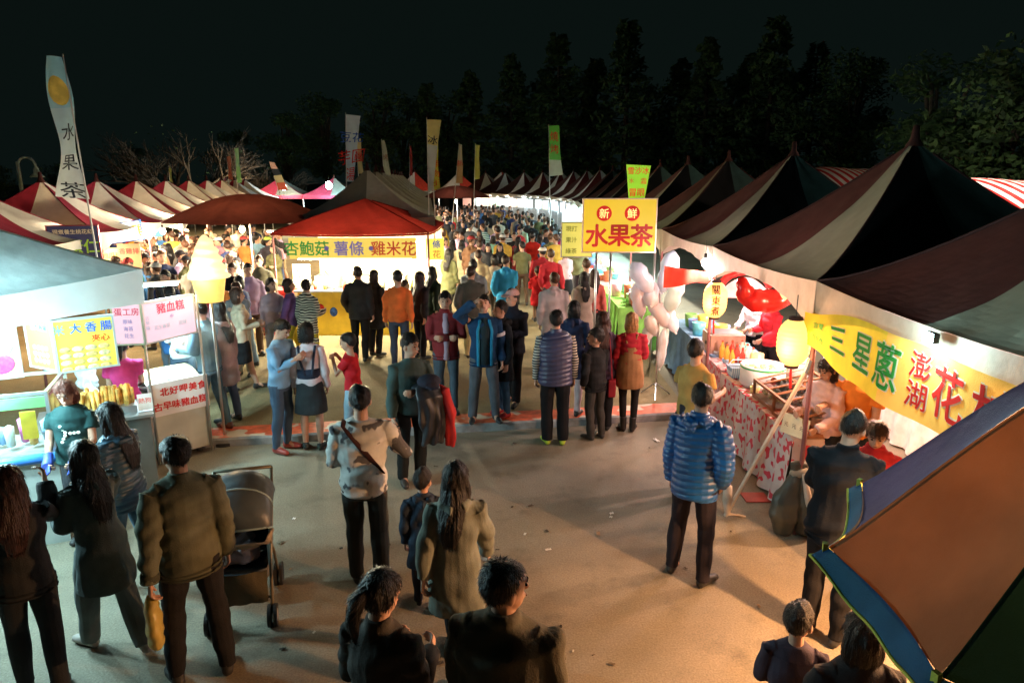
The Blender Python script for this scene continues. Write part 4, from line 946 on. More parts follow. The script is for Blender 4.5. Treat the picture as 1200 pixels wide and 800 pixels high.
for i, (y, z, t, cc, tc_) in enumerate(((9.3, 1.75, '烤肉', (.16, .08, .30), (.8, .75, .8)), (6.9, 1.9, '', (.14, .07, .3), (.9, .75, .2)), (11.2, 2.0, '', (.4, .42, .5), (.75, .75, .9)), (5.6, 1.2, '', (.7, .05, .05), WH))):
    board('shop_sign', ['purple sign with pale writing behind the red heart sheet', 'dark purple sign panel behind the glass cases', 'grey blue sign panel deep in the heart decoration tent', 'red sign panel behind the orange vendor'][i], 'sign', (5.66, y, z), 1.1, .5, -90, cc, .12, [(t, .28, 0, 0, tc_)] if t else [])
# diagonal brace and sandbag at the corner pole
PX, PY = ROWX + .01, 5.97
r = thing('brace_pole', 'pale slanting brace pole tied to the lantern pole and resting on the ground', 'pole', G(850, 606))
top_ = Vector((PX - .03, PY - .03, 1.62)) - r.location
MB().tube([(0, 0, .02), top_], [.02, .02], 10).build('shaft', M((.62, .5, .4), rough=.5, var=.15, name='bamboo_coloured_pole'), r, smooth=True)
MB().tube([(.0, 0, .34), (.005, .0, .20), (.02, 0, .04), (.14, .02, .012), (.2, .0, .010)], [.045, .05, .03, .012, .01], 8).build('cloth_wrap', cloth((.55, .46, .38)), r, smooth=True)
MB().tube([top_ + Vector((0, 0, -.02)), top_ + Vector((.03, 0, .1))], [.03, .03], 8).build('joint', METAL, r)
r = thing('sandbag', 'dark grey green sandbag tied round the foot of the lantern pole', 'sandbag', (PX, PY, 0))
for sx, rr, cc, nm in ((-.10, 1, (.055, .06, .05), 'bag'), (.09, .92, (.08, .085, .07), 'bag')):
    b = MB(); b.tube([(sx, -.04, .03), (sx * 1.1, -.05, .22), (sx * .9, -.04, .42), (sx * .4, -.03, .60), (sx * .3, -.02, .72)], [(.10, .09), (.135 * rr, .12), (.11, .10), (.055, .05), (.07, .04)], 12)
    o = put(nm, displace(fuse(b, .013, 2), folds(3, .012, 16)), M(cc, rough=.45, fold=.6, var=.2, name='tarpaulin_bag'), r)
b = MB(); b.tube([(.02, -.09, .64), (.05, -.15, .45), (.10, -.16, .22), (.12, -.15, .10)], [.02, .035, .03, .012], 8); b.build('loose_strap', cloth((.5, .42, .34)), r, smooth=True)
MB().tube([(-.06, -.02, .62), (.06, -.06, .64)], [.05, .05], 10).build('rope_tie', cloth((.3, .26, .2)), r, smooth=True)
# red heart decoration
r = thing('heart_banner', 'rounded glossy red plastic pouch printed with a pale heart hung at the tent mouth', 'decoration', W(899, 330, 7.4))
b = MB()
arc = [R(165 + 13.6 * i) for i in range(16)]
b.tube([(.27 * math.cos(a) * (1 + .04 * math.sin(a * 5)), .02 * math.sin(a * 7), .20 * math.sin(a) - .02) for a in arc], [(.05 + .06 * math.sin(math.pi * i / 15), .045 + .085 * math.sin(math.pi * i / 15) + .010 * math.sin(i * 2.4)) for i in range(16)], 18, side=(0, 1, 0))
b.build('sheet', M((.75, .03, .025), rough=.25, trans=.35, var=.15, spec=.6, name='red_plastic'), r, smooth=True)
b = MB(); hp = []
for i in range(30):
    a = 2 * math.pi * i / 30; hp.append((.165 + .06 * math.sin(a) ** 3 * 1.1, -.118, -.12 + .65 * .007 * (13 * math.cos(a) - 5 * math.cos(2 * a) - 2 * math.cos(3 * a))))
b.add(hp, [tuple(range(30))]); b.build('heart', M((.85, .6, .45), var=.03, name='printed_heart'), r)
r = thing('inflatable_ring', 'red and clear inflatable arch hung above the yellow lantern', 'decoration', W(872, 345, 9.6))
b = MB(); b.tube([(.38 * math.cos(a), 0, .33 * math.sin(a)) for a in [R(20 + 14 * i) for i in range(13)]], [.055] * 13, 10); b.build('ring', M((.75, .05, .05), rough=.2, trans=.3, name='red_plastic'), r, smooth=True)
b = MB(); b.grid(lambda u, v: (-.34 + .68 * u, .02 * math.sin(u * 9), -.05 + .30 * v * math.sin(math.pi * (.1 + .8 * u))), 14, 6); b.build('clear_film', M((.8, .45, .45), rough=.15, trans=.5, alpha=.6, name='film'), r, smooth=True)
r = thing('red_cloth_swag', 'torn red cloth hanging left of the lettered lantern', 'decoration', W(808, 322, 9.3))
b = MB(); b.grid(lambda u, v: (-.35 + .7 * u, .04 * math.sin(u * 12), .12 - v * (.10 + .20 * (1 - u) + .015 * math.sin(u * 9)) - .1 * u), 20, 5); b.build('swag', cloth((.62, .05, .03), trans=.35), r, smooth=True)
# balloons: pale long sugar-candy bags on a stand
bst = W(772, 380, 9.9); bst.z = PLAZA
r = thing('balloon_stand', 'thin steel stand holding the pale balloons', 'stand', (bst.x, bst.y, .012)); MB().tube([(0, 0, 0), (0, 0, 1.95)], [.014, .014], 8).build('pole', METAL, r, smooth=True)
b = MB(); [b.tube([(0, 0, .3), (.35 * math.cos(a), .35 * math.sin(a), .01)], [.01, .01], 6) for a in (.3, 2.4, 4.5)]; b.build('foot', METAL, r)
BAL = [(752, 325, .20, .13, -35, 'lilac'), (783, 318, .24, .13, 20, 'bluish white'), (763, 345, .2, .12, 60, 'pale pink'), (790, 345, .22, .12, -20, 'mint tinged'), (772, 365, .22, .11, 35, 'rosy white'), (748, 352, .2, .1, 15, 'lilac pink'), (764, 382, .2, .09, 50, 'milky'), (786, 373, .2, .09, -50, 'pearl pink'), (757, 395, .2, .085, 25, 'clear white'), (776, 408, .24, .07, 5, 'long white')]
BC = {'lilac': (.88, .84, .95), 'bluish white': (.78, .83, .95), 'pale pink': (.95, .87, .9), 'mint tinged': (.8, .92, .84), 'rosy white': (.92, .82, .84), 'lilac pink': (.92, .84, .92), 'milky': (.9, .88, .88), 'pearl pink': (.94, .88, .9), 'clear white': (.85, .85, .88), 'long white': (.9, .88, .88)}
for k, (px, py, ln, rad, tl, nm) in enumerate(BAL):
    p = W(px, py, 9.9 + .06 * (k % 3)); r = thing('balloon', '%s sausage shaped balloon, %s in the pale bunch below the tea sign' % (nm, 'at the top' if py < 335 else 'in the middle' if py < 380 else 'hanging low'), 'balloon', p, 0, 'pale balloons below the tea sign')
    rt = Euler((0, R(tl), R(k * 40))).to_matrix(); MB().tube([rt @ Vector((0, 0, ln * q)) for q in (-1.25, -.9, -.35, 0, .4, .95, 1.25)], [rad * .35, rad * .85, rad * 1.05, rad * .9, rad * 1.1, rad * .85, rad * .3], 14).build('skin', M(BC[nm], rough=.22, trans=.3, var=.08, vscale=4, spec=.5, name='balloon_film'), r, smooth=True)
    MB().ell(rt @ Vector((0, 0, -ln * 1.25 - .03)), (.018, .018, .02), 8, 6).build('knot', M(BC[nm], name='balloon_film'), r, smooth=True)
bulb('added white bulb above and before the pale balloons', 2.62, 9.25, 2.2, (1, .86, .84), 40, 34, .05)  # bulb added in front to brighten the balloons
# green and white counters along the right-hand lane
for k in range(2, 9):
    y = 4.35 + 3.2 * k; g = k == 3
    draped_table(('lime green counter below the yellow tea sign' if g else '%s cloth covered counter along the right-hand lane' % ords[k]), 2.0 if k > 2 else 2.85, 2.75 if k > 2 else 3.6, y - 1.3, y + 1.3, .84, PLAZA if k > 2 else .012, cloth([(.25, .6, .12), (.7, .68, .66), (.55, .1, .08), (.2, .35, .55)][(k + 1) % 4]), WHITEMETAL)
    rn = random.Random(k)
    for i in range(10 if k < 8 else 6):
        cc = rn.choice([(.8, .8, .8), (.7, .2, .1), (.25, .55, .15), (.8, .6, .1), (.2, .35, .7), (.8, .45, .55), (.15, .6, .65)])
        x = (2.25 if k > 2 else 3.1) + rn.uniform(-.1, .25); yy = y - 1.15 + 2.3 * i / (10 if k < 8 else 6); s = rn.uniform(.12, .3)
        q = thing('goods_tub', 'small colourful goods tub on the lane side counters', 'tub', (x, yy, (PLAZA if k > 2 else .012) + .846), 0, 'goods on the right-hand counters')
        MB().lathe([(0, 0), (.09, 0), (.11, s), (.10, s), (.09, s * .6), (0, s * .6)], 12).build('tub', M(cc, rough=.4, name='plastic'), q, smooth=True); MB().ell((0, 0, s * .62), (.085, .085, .05), 10, 6).build('goods', M(rn.choice([(.8, .5, .1), (.7, .1, .1), (.3, .6, .1), (.85, .8, .7)]), var=.4, vscale=30, name='goods'), q, smooth=True)
    if k >= 4:
        q = board('shop_sign', 'lit fascia sign of the %s stall along the right-hand lane' % ords[k], 'sign', (ROWX + .9, y, 1.95), 1.6, .45, -90, rn.choice([(.85, .8, .7), (.2, .5, .75), (.8, .2, .1), (.85, .65, .1), (.25, .6, .3)]), .35)
    if k >= 5:
        for j in range(2):
            board('added_glow_panel', 'added cool glowing panel %s the %s counter of the right-hand lane' % (['over', 'just past'][j], ords[k]), 'sign', (2.35 + .45 * j, y - 1.2 + 1.5 * j, 1.78 + .1 * j), .55, .62, 0, rn.choice([(.6, .85, .95), (.85, .92, .95), (.9, .85, .6), (.5, .75, .9), (.85, .5, .4), (.9, .9, .85)]), [.3, .5][k in (6, 7, 8, 9)], (), None, .02)  # glowing panels added to brighten the stall fronts, not known signs
for k, (x, y, a) in enumerate(CURVE):
    ca, sa = math.cos(a), math.sin(a); fx, fy = -ca, -sa
    for j in range(3):
        t = -1 + j
        board('added_glow_panel', 'added pale glowing panel hung %s under the %s tent of the far bend' % (['near the left post', 'in the middle', 'near the right post'][j], ords[k]), 'sign', (x + fx * 1.0 - sa * t * -.95, y + fy * 1.0 + ca * t * -.95, PLAZA + 1.72), .6, .5, math.degrees(a) - 90, rn.choice([(.6, .85, .95), (.85, .92, .95), (.9, .85, .6), (.6, .8, .9), (.85, .45, .35), (.9, .9, .85), (.4, .75, .5)]), .3, (), None, .02)  # more added glow, brightens the stall fronts round the bend
    q = thing('back_tarpaulin', 'white back sheet of the %s tent of the far bend' % ords[k], 'tarpaulin', (x - fx * 1.3, y - fy * 1.3, PLAZA), a); b = MB(); b.grid(lambda u, v: (.03 * math.sin(u * 14), -1.45 + 2.9 * u, .1 + 2.1 * v), 12, 3); b.build('sheet', cloth((.26, .30, .33), trans=.1), q, smooth=True)
# clutter on the food counters
for i in range(22):
    x, y = 2.9 + .5 * rn.random(), (6.38 + .05 * rn.random() if i < 3 else 7.78 + .26 * rn.random() if i < 8 else 8.9 + 1.1 * rn.random()); s = rn.uniform(.05, .09)
    q = thing('food_tub', 'small tub or bowl of sauce among the flowered counter clutter', 'tub', (x, y, .81 if y < 8.8 else .83), 0, 'small tubs on the flowered counters')
    MB().lathe([(0, 0), (s * .8, 0), (s, s * 1.1), (s * .92, s * 1.1), (s * .8, s * .5), (0, s * .5)], 12).build('tub', M(rn.choice([(.75, .75, .72), (.5, .52, .55), (.7, .1, .05), (.75, .6, .2), (.3, .5, .65)]), rough=.3, name='plastic'), q, smooth=True); MB().ell((0, 0, s * .6), (s * .78, s * .78, s * .3), 10, 6).build('sauce', M(rn.choice([(.4, .1, .02), (.5, .35, .1), (.2, .3, .05), (.7, .65, .5)]), var=.4, vscale=30, rough=.3, name='food'), q, smooth=True)
# ------------------------------------------------------------------ fries kiosk
KX, KY = -3.2, 13.9
r = thing('kiosk_counter', 'yellow fronted counter of the fries kiosk', 'counter', (KX + .1, KY + .1, PLAZA))
b = MB(); b.box((0, .35, .46), (2.7, .7, .92)); bevel(b.build('counter', M((.75, .55, .05), rough=.5, var=.08, name='yellow_vinyl'), r))
for x, z, w_, cc in ((-.9, .55, .2, RED_), (-.62, .5, .16, BLUE_), (.0, .5, .22, (.35, .5, .06)), (.55, .58, .2, BLUE_), (.9, .45, .18, RED_)):
    MB().ell((x, -.002, z), (w_ * .5, .006, w_ * .62), 12, 8).build('printed_picture', M(cc, var=.6, vscale=14, name='print_ink'), r, smooth=True)
MB().box((0, .33, .935), (2.8, .8, .03)).build('worktop', METAL, r)
for i in range(3):
    q = thing('fryer', '%s steel deep fryer on the kiosk counter' % ['left', 'middle', 'right'][i], 'fryer', (KX - .7 + .7 * i, KY + .55, PLAZA + .951)); b = MB(); b.box((0, 0, .13), (.5, .4, .26)); bevel(b.build('body', METAL, q), .01); MB().box((0, 0, .262), (.4, .3, .01)).build('oil_well', M((.25, .14, .03), rough=.15, name='oil'), q); MB().tube([(0, -.1, .3), (0, -.3, .38)], [.01, .01], 6).build('basket_handle', DARKM, q)
for i in range(12):
    q = thing('paper_cup', 'stacked paper cup standing on the kiosk counter edge', 'cup', (KX - 1.1 + .2 * i, KY + .2, PLAZA + .951), 0, 'paper cups on the kiosk counter'); MB().lathe([(0, 0), (.03, 0), (.042, .12 + .05 * (i % 3)), (.038, .12 + .05 * (i % 3)), (0, .03)], 12).build('cup', M([(.8, .75, .7), (.7, .1, .05), (.85, .7, .2)][i % 3], name='paper'), q, smooth=True)
r = thing('back_tarpaulin', 'cream backdrop sheet at the rear of the fries kiosk', 'tarpaulin', (KX, KY + 2.75, PLAZA)); b = MB(); b.grid(lambda u, v: (-1.5 + 3 * u, .03 * math.sin(u * 15), .1 + 2.0 * v), 20, 3); b.build('sheet', cloth((.68, .58, .38)), r, smooth=True)
r = thing('menu_board', 'pale menu board standing at the left end of the kiosk counter', 'sign', (KX - 1.15, KY + .15, PLAZA + .96)); MB().box((0, 0, .28), (.36, .02, .5)).build('panel', M((.8, .7, .4), emit=.3, name='sign_panel'), r); b = MB(); letters(b, '菜單', .1, 0, .42, -.016); letters(b, '大杯', .08, 0, .27, -.016); letters(b, '小杯', .08, 0, .14, -.016); b.build('lettering', M((.4, .1, .03), name='ink'), r)
q = thing('red_box', 'bright red insulated box beside the kiosk', 'box', (KX - 1.75, KY + .3, PLAZA + .0)); b = MB(); b.box((0, 0, .45), (.6, .5, .9)); bevel(b.build('body', M((.65, .03, .03), rough=.4, name='plastic'), q), .02); MB().box((0, 0, .93), (.64, .54, .06)).build('lid', M((.7, .05, .04), rough=.4, name='plastic'), q)
# ------------------------------------------------------------------ left snack stall: glass case, cart, steamer
A_ = G(2, 548, .86); 
r = thing('glass_snack_case', 'tall glass case with menus and a blue edged counter at the left', 'display case', (A_.x - .12, A_.y + .12, 0), R(22))
w_, d_ = .9, .8
b = MB(); b.box((0, d_ / 2, .42), (w_, d_, .84)); b.build('base_cabinet', M((.45, .48, .46), rough=.4, metal=.3, var=.1, name='steel'), r)
b = MB(); b.tube([(-w_ / 2, -.04, .86), (w_ / 2, -.04, .86)], [.045, .045], 10); b.build('blue_edge', M((.05, .2, .6), rough=.35, name='blue_vinyl'), r, smooth=True)
b = MB()
for x in (-1, 1):
    for y in (.02, d_ - .02): b.box((x * (w_ / 2 - .015), y, 1.15), (.03, .03, .58))
for x in (-1, 1): b.box((x * (w_ / 2 - .015), d_ / 2, 1.45), (.03, d_, .03))
for y in (.02, d_ - .02): b.box((0, y, 1.45), (w_ - .06, .03, .03))
b.build('frame', METAL, r)
b = MB(); b.add([(-w_ / 2 + .03, .02, .87), (w_ / 2 - .03, .02, .87), (w_ / 2 - .03, .02, 1.43), (-w_ / 2 + .03, .02, 1.43), (w_ / 2 - .015, .03, .87), (w_ / 2 - .015, d_ - .03, .87), (w_ / 2 - .015, d_ - .03, 1.43), (w_ / 2 - .015, .03, 1.43)], [(0, 1, 2, 3), (4, 5, 6, 7)]); b.build('glass', glass_mat(), r)
b = MB(); b.box((0.12, .06, 1.36), (.6, .012, .10)); b.build('menu_strip', M((.2, .75, .3), emit=.7, name='sign_panel'), r)
b = MB(); b.box((.25, .10, 1.14), (.12, .01, .26)); b.build('price_list', M((.7, .75, .1), emit=.4, name='card'), r)
for i in range(8):
    q = MB(); q.tube([(-.34 + .09 * i, .35 + .1 * (i % 2), .88), (-.34 + .09 * i, .35 + .1 * (i % 2), 1.02 + .04 * (i % 3))], [.035, .045], 10); q.build('cup_stack', M([(.75, .8, .85), (.8, .2, .5), (.9, .5, .15), (.3, .5, .8)][i % 4], rough=.35, name='paper'), r, smooth=True)
# counter in front with food
cpos = G(118, 500, .85)
r = thing('food_counter', 'steel counter with a tray of fried sticks between vendor and cart', 'counter', (cpos.x - .25, cpos.y + .35, 0), R(30)); b = MB(); b.box((0, 0, .42), (1.0, .6, .84)); bevel(b.build('cabinet', M((.16, .18, .18), rough=.4, metal=.5, var=.15, name='steel'), r)); MB().box((0, 0, .86), (1.06, .66, .03)).build('worktop', METAL, r)
r = thing('fried_stick_rack', 'tray of upright golden fried sticks in front of the vendor in pink', 'food tray', (cpos.x - .1, cpos.y + .34, .876), R(30)); MB().box((0, 0, .04), (.52, .2, .08)).build('tray', METAL, r)
b = MB(); rn = random.Random(2)
for i in range(22): x = -.24 + .0225 * i; b.tube([(x, rn.uniform(-.05, .05), .05), (x + rn.uniform(-.01, .01), rn.uniform(-.05, .05), .26 + rn.uniform(-.02, .04))], [.018, .022], 8)
b.build('fried_sticks', M((.75, .42, .10), rough=.5, var=.35, vscale=14, name='fried_food'), r, smooth=True)
b = MB(); b.box((.34, -.1, .10), (.14, .012, .18)); b.build('price_card', M((.8, .78, .75), name='card'), r); b = MB(); letters(b, '熱狗', .06, .34, .12, -.108); b.build('lettering', M(RED_, name='ink'), r)
for k, cc, lab in ((0, (.75, .8, .82), 'white plastic carrier bag hung beside the yellow sign stall'), (1, (.8, .82, .85), 'bundle of clear bags beside the red-haired vendor')):
    p = G(55 + 2 * k, 440 + 30 * k, 1.2 - .2 * k); r = thing('plastic_bag', lab, 'bag', (p.x + .05, p.y + .6, p.z - .15)); b = MB(); b.tube([(0, 0, -.18), (0, 0, -.08), (.01, 0, .06), (0, 0, .16)], [(.10, .06), (.13, .09), (.09, .06), (.03, .02)], 12); put('bag', displace(fuse(b, .014, 1), folds(k + 5, .02, 20)), M(cc, rough=.25, trans=.4, name='plastic_film'), r)
    MB().tube([(-.05, 0, .12), (-.03, 0, .24), (.03, 0, .24), (.05, 0, .12)], [.008] * 4, 6).build('handle', M(cc, rough=.3, name='plastic_film'), r)
# steaming cart
ca_, cb_ = G(187, 545), G(248, 528)
ang = math.atan2(cb_.y - ca_.y, cb_.x - ca_.x); wc = (cb_ - ca_).length
mid = (ca_ + cb_) / 2
r = thing('steaming_cart', 'steel food cart with a slatted lid and a white lettered board', 'cart', (mid.x, mid.y, 0), ang)
b = MB(); b.box((0, .45, .47), (wc, .9, .78)); bevel(b.build('cabinet', M((.52, .54, .48), rough=.4, metal=.35, var=.12, vscale=3, name='brushed_steel'), r), .015)
b = MB(); b.grid(lambda u, v: (-wc / 2 + wc * u, .02 + .86 * v, .88 + .16 * math.sin(v * math.pi) ** .7), 2, 14); b.build('slatted_lid', M((.85, .72, .5), rough=.5, kind='ystripe', c2=(.6, .4, .2), scale=7, name='bamboo_slats'), r, smooth=True)
b = MB(); b.box((0, -.016, .80), (wc + .06, .022, .40)); b.build('name_board', M((.85, .82, .83), rough=.4, var=.03, name='painted_board'), r)
b = MB()
for i, ch in enumerate('北好呷美食'): letters(b, ch, .098, -wc * .27 + i * wc * .175, .885, -.032, .03)
for i, ch in enumerate('古早味豬血糕'): letters(b, ch, .098, -wc * .41 + i * wc * .166, .715, -.032, .03)
b.build('lettering', M((.7, .03, .03), var=.1, name='paint'), r)
for x, top in ((-wc / 2, 1.99), (wc / 2, 1.97)):
    MB().tube([(x, -.03, .03), (x, -.03, top)], [.016, .016], 8).build('post', METAL, r, smooth=True)
for x in (-wc / 2 + .1, wc / 2 - .1): MB().tube([(x - .02, .1, .06), (x + .02, .1, .06)], [.06, .06], 12).build('wheel', DARKM, r, smooth=True)
r = thing('steamer_lid', 'round shiny steamer pan on the counter left of the steaming cart', 'pan', (ca_.x - .25, ca_.y + .3, .88)); MB().lathe([(0, 0), (.2, 0), (.24, .06), (.22, .06), (0, .02)], 20).build('pan', METAL, r, smooth=True); MB().tube([(.2, 0, .06), (.4, -.05, .1)], [.012, .012], 6).build('handle', DARKM, r)
def steam():
    m = bpy.data.materials.new('steam'); m.use_nodes = True; nt = m.node_tree; nt.nodes.remove(nt.nodes['Principled BSDF'])
    v = nt.nodes.new('ShaderNodeVolumePrincipled'); v.inputs['Color'].default_value = (.95, .97, 1, 1); tc = nt.nodes.new('ShaderNodeTexCoord'); n = nt.nodes.new('ShaderNodeTexNoise'); n.inputs['Scale'].default_value = 3.2; n.inputs['Detail'].default_value = 3
    nt.links.new(tc.outputs['Object'], n.inputs['Vector']); mr = nt.nodes.new('ShaderNodeMapRange'); mr.inputs[1].default_value = .45; mr.inputs[2].default_value = .75; mr.inputs[4].default_value = 5.0
    nt.links.new(n.outputs['Fac'], mr.inputs[0]); ln = nt.nodes.new('ShaderNodeVectorMath'); ln.operation = 'LENGTH'; sc_ = nt.nodes.new('ShaderNodeVectorMath'); sc_.operation = 'MULTIPLY'; sc_.inputs[1].default_value = (2.4, 2.4, 2.0)
    nt.links.new(tc.outputs['Object'], sc_.inputs[0]); nt.links.new(sc_.outputs[0], ln.inputs[0]); m2 = nt.nodes.new('ShaderNodeMapRange'); m2.inputs[1].default_value = .35; m2.inputs[2].default_value = 1.0; m2.inputs[3].default_value = 1; m2.inputs[4].default_value = 0
    nt.links.new(ln.outputs['Value'], m2.inputs[0]); mu = nt.nodes.new('ShaderNodeMath'); mu.operation = 'MULTIPLY'; nt.links.new(mr.outputs[0], mu.inputs[0]); nt.links.new(m2.outputs[0], mu.inputs[1]); nt.links.new(mu.outputs[0], v.inputs['Density']); nt.links.new(v.outputs[0], nt.nodes['Material Output'].inputs['Volume'])
    return m
o = MB().ell((0, 0, 0), (.42, .42, .5), 16, 12).build('steam', steam(), None, loc=(mid.x + .02, mid.y + .75, 1.32)); tag(o, 'pale steam rising from the slatted cart lid', 'steam', kind='stuff')

# ------------------------------------------------------------------ big patchwork umbrella close to the camera
UX, UY, UR, UZR, UZT, NU = 2.59, 2.28, 1.28, 1.75, 2.82, 10
r = thing('vendor_umbrella', 'large blue and orange brown panelled umbrella with lime piping, close by', 'umbrella', (UX, UY, 0))
tips = [Vector((UR * math.cos(R(18 + 36 * k)), UR * math.sin(R(18 + 36 * k)), UZR)) for k in range(NU)]
pan = [(.045, .05, .22), (.02, .06, .03), (.17, .072, .028), (.020, .028, .10), (.175, .072, .030), (.009, .030, .018), (.17, .072, .028), (.045, .06, .24), (.02, .05, .03), (.30, .12, .05)]
def prof(t):                                  # along a rib, 0 rim, 1 apex
    return UZR + (UZT - UZR) * math.sin(t * math.pi / 2) ** 1.12
b = MB()
for k in range(NU):
    A, B_ = tips[k], tips[(k + 1) % NU]
    def fn(u, v, A=A, B_=B_):
        p = A.lerp(B_, u) * (1 - v); s_ = math.sin(u * math.pi)
        inn = 1 - .05 * s_ * (1 - v)
        return (p.x * inn, p.y * inn, prof(v) - .035 * s_ * math.sin(math.pi * min(1, v + .12)) - .02 * s_ * (1 - v) + .003 * math.sin(u * 34 + v * 9) * (1 - v))
    o_ = len(b.m); b.grid(fn, 14, 18); b.m[o_:] = [k] * (14 * 18)
b.build('canopy', [cloth(c_, trans=.10, rough=.8, fold=.9, bump=.25, bscale=180, var=.16, vscale=3) for c_ in pan], r, smooth=True)
b = MB()
def vf(u, v):
    k = int(min(NU - 1, u * NU)); t = u * NU - k; A, B_ = tips[k], tips[(k + 1) % NU]; p = A.lerp(B_, t); inn = 1 - .05 * math.sin(t * math.pi)
    d_ = (.055 + .045 * math.sin(t * math.pi) + .008 * math.sin(u * 150)) * v; out_ = 1 + .05 * v
    return (p.x * inn * out_ * 1.004, p.y * inn * out_ * 1.004, UZR - .02 * math.sin(t * math.pi) - d_)
b.grid(vf, 160, 4); b.build('valance', cloth((.007, .05, .125), trans=.1), r, smooth=True)
b = MB(); pts = [Vector(vf(i / 160, 1)) for i in range(160)]; b.tube(pts + [pts[0]], [.007] * 161, 6); b.build('piping', cloth((.36, .38, .06)), r, smooth=True)
for k in range(NU):
    q = MB(); q.tube([tips[k] * (1 - t) + Vector((0, 0, prof(t) - UZR * (1 - t) - .03)) for t in [i / 10 for i in range(11)]], [.006] * 11, 5); q.build('rib', METAL, r, smooth=True)
MB().tube([(0, 0, 0), (0, 0, UZT + .05)], [.025, .025], 10).build('pole', METAL, r, smooth=True)
for k in range(NU): MB().box(tips[k] * 1.01 + Vector((0, 0, -.03)), (.02, .025, .06), R(18 + 36 * k)).build('rib_pocket', cloth((.36, .38, .06)), r)
bulb('warm bulb hung under the patchwork umbrella', 2.75, 2.75, 2.0, (1, .62, .36), 40, 20, .05)

# ------------------------------------------------------------------ striped awning behind the right row, street lamp
for lab, c, w_, d_, rz in (('red and white striped awning rising behind the nearest right tents', W(1175, 232, 10.2), 2.2, 2.0, 8), ('dim striped awning showing between two maroon tent peaks', W(985, 212, 14.5), 1.8, 2.0, 8)):
    r = thing('striped_awning', lab, 'awning', (c.x, c.y, 0), R(rz)); z = c.z
    b = MB(); b.grid(lambda u, v: (-w_ / 2 + w_ * u, -d_ / 2 + d_ * v, z - .25 + .52 * math.sin(v * math.pi * .62) - .02 * math.sin(u * 9)), 16, 10); b.build('canopy', cloth((.55, .03, .03), trans=.35, kind='vstripe', c2=(.75, .7, .66), scale=1.5 if w_ > 2 else 1.7), r, smooth=True)
    for x in (-1, 1):
        for y in (-1, 1): MB().tube([(x * (w_ / 2 - .05), y * (d_ / 2 - .05), 0), (x * (w_ / 2 - .05), y * (d_ / 2 - .05), z - .26)], [.02, .02], 6).build('pole', METAL, r)
bulb('bright bulb under the striped awning', W(1175, 232, 10.2).x, 10.2, W(1175, 232, 10.2).z - .25, NEUT, 20, 110, .05)
c = W(20, 190, 22)
r = thing('street_lamp', 'pale curved arm street lamp beyond the left tents', 'street lamp', (c.x, c.y, 0))
MB().tube([(0, 0, 0), (0, 0, c.z)], [.07, .055], 10).build('post', M((.6, .85, .85), rough=.5, name='painted_steel'), r, smooth=True)
b = MB(); b.tube([(.0, 0, c.z - .55)] + [(.28 - .28 * math.cos(a), 0, c.z - .15 + .30 * math.sin(a)) for a in [R(18 * i) for i in range(11)]], [.035] * 12, 8); b.build('arm', M((.6, .85, .85), rough=.5, name='painted_steel'), r, smooth=True)
b = MB(); b.lathe([(.03, .0), (.07, -.08), (.10, -.22), (.22, -.34), (.20, -.34), (.06, -.2)], 16, (.56, 0, c.z - .12)); b.build('lamp_hood', M((.6, .85, .85), rough=.5, name='painted_steel'), r, smooth=True)

# ------------------------------------------------------------------ trees round the market
LEAF = [M(c_, rough=.7, var=.35, vscale=1.5, trans=.2, name='leaf') for c_ in ((.06, .12, .045), (.08, .15, .05), (.045, .09, .045))]
BARK = M((.045, .036, .028), rough=.9, bump=.6, bscale=25, name='bark')
def leaf_cloud(mb, c, r, n, size, rn, shell=.55):
    for _ in range(n):
        while True:
            p = Vector((rn.uniform(-1, 1), rn.uniform(-1, 1), rn.uniform(-1, 1)))
            if shell * rn.random() < p.length < 1: break
        q = Vector((c[0] + p.x * r[0], c[1] + p.y * r[1], c[2] + p.z * r[2])); a = Vector((rn.gauss(0, 1), rn.gauss(0, 1), rn.gauss(0, .6))).normalized(); t = a.orthogonal().normalized(); s = size * rn.uniform(.6, 1.5)
        mb.mi = rn.choice((0, 0, 1, 2)); mb.add([q - a * s, q + t * s * .45, q + a * s, q - t * s * .45], [(0, 1, 2, 3)])
